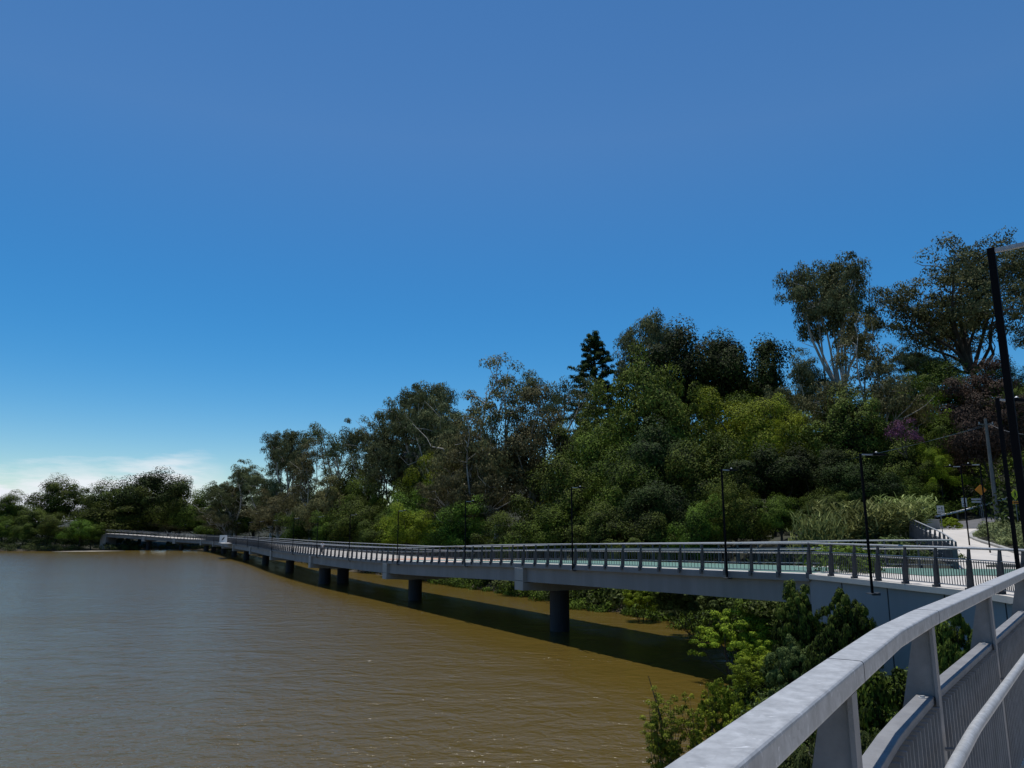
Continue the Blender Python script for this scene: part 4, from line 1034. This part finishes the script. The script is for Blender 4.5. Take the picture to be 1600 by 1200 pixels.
# low grey wall and cabinet behind the path
cw = thing('low_wall', 'low grey concrete wall behind the top of the path', 'wall'); g = MB(); g.sweep([at(1425,806,74)-Vector((0,0,.8)), at(1445,812,72.5)-Vector((0,0,.8)), at(1466,812,73.5)-Vector((0,0,.8))], [(-.1,-1.4),(.1,-1.4),(.1,.75),(-.1,.75)]); g.build('wall_panel', M['concrete'], cw)
g = MB(); g.sweep([at(1425,806,74)-Vector((0,0,.8)), at(1445,812,72.5)-Vector((0,0,.8)), at(1466,812,73.5)-Vector((0,0,.8))], [(-.14,.755),(.14,.755),(.14,.84),(-.14,.84)]); g.build('coping', M['deck'], cw)

# ------------------------------------------------------------------ white panel on the bridge's little balcony
p, d = along(near_line, s_at_y(213)); n_ = Vector((-d.y,d.x,0))
bal = MB(); bal.box(p + n_*1.2 + Vector((0,0,-.12)), (13,2.6,.24), (d.x,d.y)); bal.build('balcony', M['deck'], bridge)
root = thing('information_panel', 'white panel with a dark bird shape on the bridge balcony', 'panel', p + n_*2.0 + d*-2.2)
root.rotation_euler = (0,0,R(8)); g = MB(); g.box((0,0,1.1), (2.0,.1,2.0)); pn = g.build('panel', M['white'], root)
g = MB(); g.prism([(-.45,-.062,.6),(-.15,-.062,.75),(.15,-.062,1.1),(.35,-.062,1.65),(.1,-.062,1.55),(-.3,-.062,1.1)], (0,.01,0)); g.build('symbol', M['signblack'], pn)
g = MB(); g.box((-.8,0,.05),(.1,.4,.1)); g.box((.8,0,.05),(.1,.4,.1)); g.build('foot', M['darkmetal'], root)
# ------------------------------------------------------------------ person walking on the bridge
M['skin'] = mat('skin', (.35,.2,.14), .6); M['shirt'] = mat('pale_shirt', (.55,.55,.56), .9); M['pants'] = mat('dark_trousers', (.03,.03,.035), .9); M['hair'] = mat('dark_hair', (.02,.015,.01), .8)
def skin_mesh(name, verts, edges, radii, m, parent):
    me = bpy.data.meshes.new(name); me.from_pydata(verts, edges, []); me.materials.append(m); o = bpy.data.objects.new(name, me); COL.objects.link(o); o.parent = parent
    md = o.modifiers.new('skin', 'SKIN'); lay = me.skin_vertices[0] if me.skin_vertices else None
    if lay is None:
        bm = bmesh.new(); bm.from_mesh(me); bm.verts.layers.skin.verify(); bm.to_mesh(me); bm.free(); lay = me.skin_vertices[0]
    for v, r_ in zip(lay.data, radii):
        v.radius = r_ if hasattr(r_, '__len__') else (r_, r_)
    lay.data[0].use_root = True
    s2 = o.modifiers.new('sub', 'SUBSURF'); s2.levels = 1; s2.render_levels = 1; return o
pp_, pd = along(near_line, s_at_y(111)); n_ = Vector((-pd.y,pd.x,0)); pos = pp_ - n_*1.3
per = thing('person', 'person in a pale shirt and dark trousers walking on the bridge', 'person', pos, math.atan2(pd.y,pd.x)-math.pi/2)
V_ = [(0,0,.95),(0,.02,1.15),(0,.02,1.38),(0,.02,1.48),(0,.04,1.58),(0,.05,1.68),
      (.17,.02,1.38),(.22,-.05,1.12),(.22,.06,.90),(.22,.10,.82), (-.17,.02,1.38),(-.22,.10,1.12),(-.22,.22,.92),(-.22,.27,.85),
      (.09,0,.88),(.09,.16,.50),(.09,.10,.09),(.09,.24,.03), (-.09,0,.88),(-.09,-.08,.50),(-.09,-.30,.12),(-.09,-.18,.03)]
E_ = [(0,1),(1,2),(2,3),(3,4),(4,5),(2,6),(6,7),(7,8),(8,9),(2,10),(10,11),(11,12),(12,13),(0,14),(14,15),(15,16),(16,17),(0,18),(18,19),(19,20),(20,21)]
R_ = [(.14,.10),(.13,.09),(.15,.10),.055,(.075,.09),(.07,.08),.06,.045,.035,.04,.06,.045,.035,.04,.09,.065,.045,.04,.09,.065,.045,.04]
skin_mesh('body', V_, E_, R_, M['skin'], per)
skin_mesh('shirt', [(0,0,.92),(0,.02,1.15),(0,.02,1.40),(.18,.02,1.40),(.225,-.03,1.18),(-.18,.02,1.40),(-.225,.07,1.18)], [(0,1),(1,2),(2,3),(3,4),(2,5),(5,6)], [(.165,.125),(.16,.115),(.17,.115),.078,.065,.078,.065], M['shirt'], per)
skin_mesh('trousers', [(0,0,.96),(.09,0,.88),(.09,.16,.50),(.09,.10,.13),(-.09,0,.88),(-.09,-.08,.50),(-.09,-.29,.16)], [(0,1),(1,2),(2,3),(0,4),(4,5),(5,6)], [(.155,.115),.105,.08,.062,.105,.08,.062], M['pants'], per)
skin_mesh('hair', [(0,.01,1.60),(0,.02,1.72),(0,.08,1.75)], [(0,1),(1,2)], [.078,.085,.055], M['hair'], per)

# ------------------------------------------------------------------ houses and bits on the far bank
def house(px, py, Y, w_, d_, h_, rot, label, wallm='render'):
    p = at(px, py, Y); root = thing('house', label, 'house', (p.x, Y, p.z-h_), rot)
    g = MB(); g.box((0,0,h_/2-1), (w_,d_,h_+2)); g.build('wall', M[wallm], root)
    g = MB(); g.prism([(-w_/2-.6,-d_/2-.6,h_+.02),(w_/2+.6,-d_/2-.6,h_+.02),(w_/2+.6,0,h_+1.6),(-w_/2-.6,0,h_+1.6)], (0,0,.15)); g.prism([(-w_/2-.6,d_/2+.6,h_+.02),(w_/2+.6,d_/2+.6,h_+.02),(w_/2+.6,.01,h_+1.6),(-w_/2-.6,.01,h_+1.6)], (0,0,.15)); g.build('roof', M['roof'], root)
    for k in (-.3,0,.3):
        g = MB(); g.box((k*w_, -d_/2-.01, h_*.55), (w_*.16,.06,h_*.4)); wf = g.build('window', M['white'], root)
        g = MB(); g.box((k*w_, -d_/2-.045, h_*.55), (w_*.14,.02,h_*.36)); g.build('pane', M['glass'], wf)
    return root
house(653, 717, 182, 6, 6, 4, R(12), 'pale house half hidden by trees high on the hill')
house(56, 824, 372, 12, 8, 4, R(5), 'grey house low among the trees on the far left bank', 'concrete')
house(178, 826, 352, 18, 6, 2.5, R(3), 'low pale building behind the far end of the bridge')
g = MB(); g.prism([Vector((-163,274,WZ-.5)), Vector((-150,276,WZ-.5)), Vector((-142,284,WZ-.5)), Vector((-158,285,WZ-.5))], (0,0,.62)); tag(g.build('sandbank', M['sand']), kind='structure')
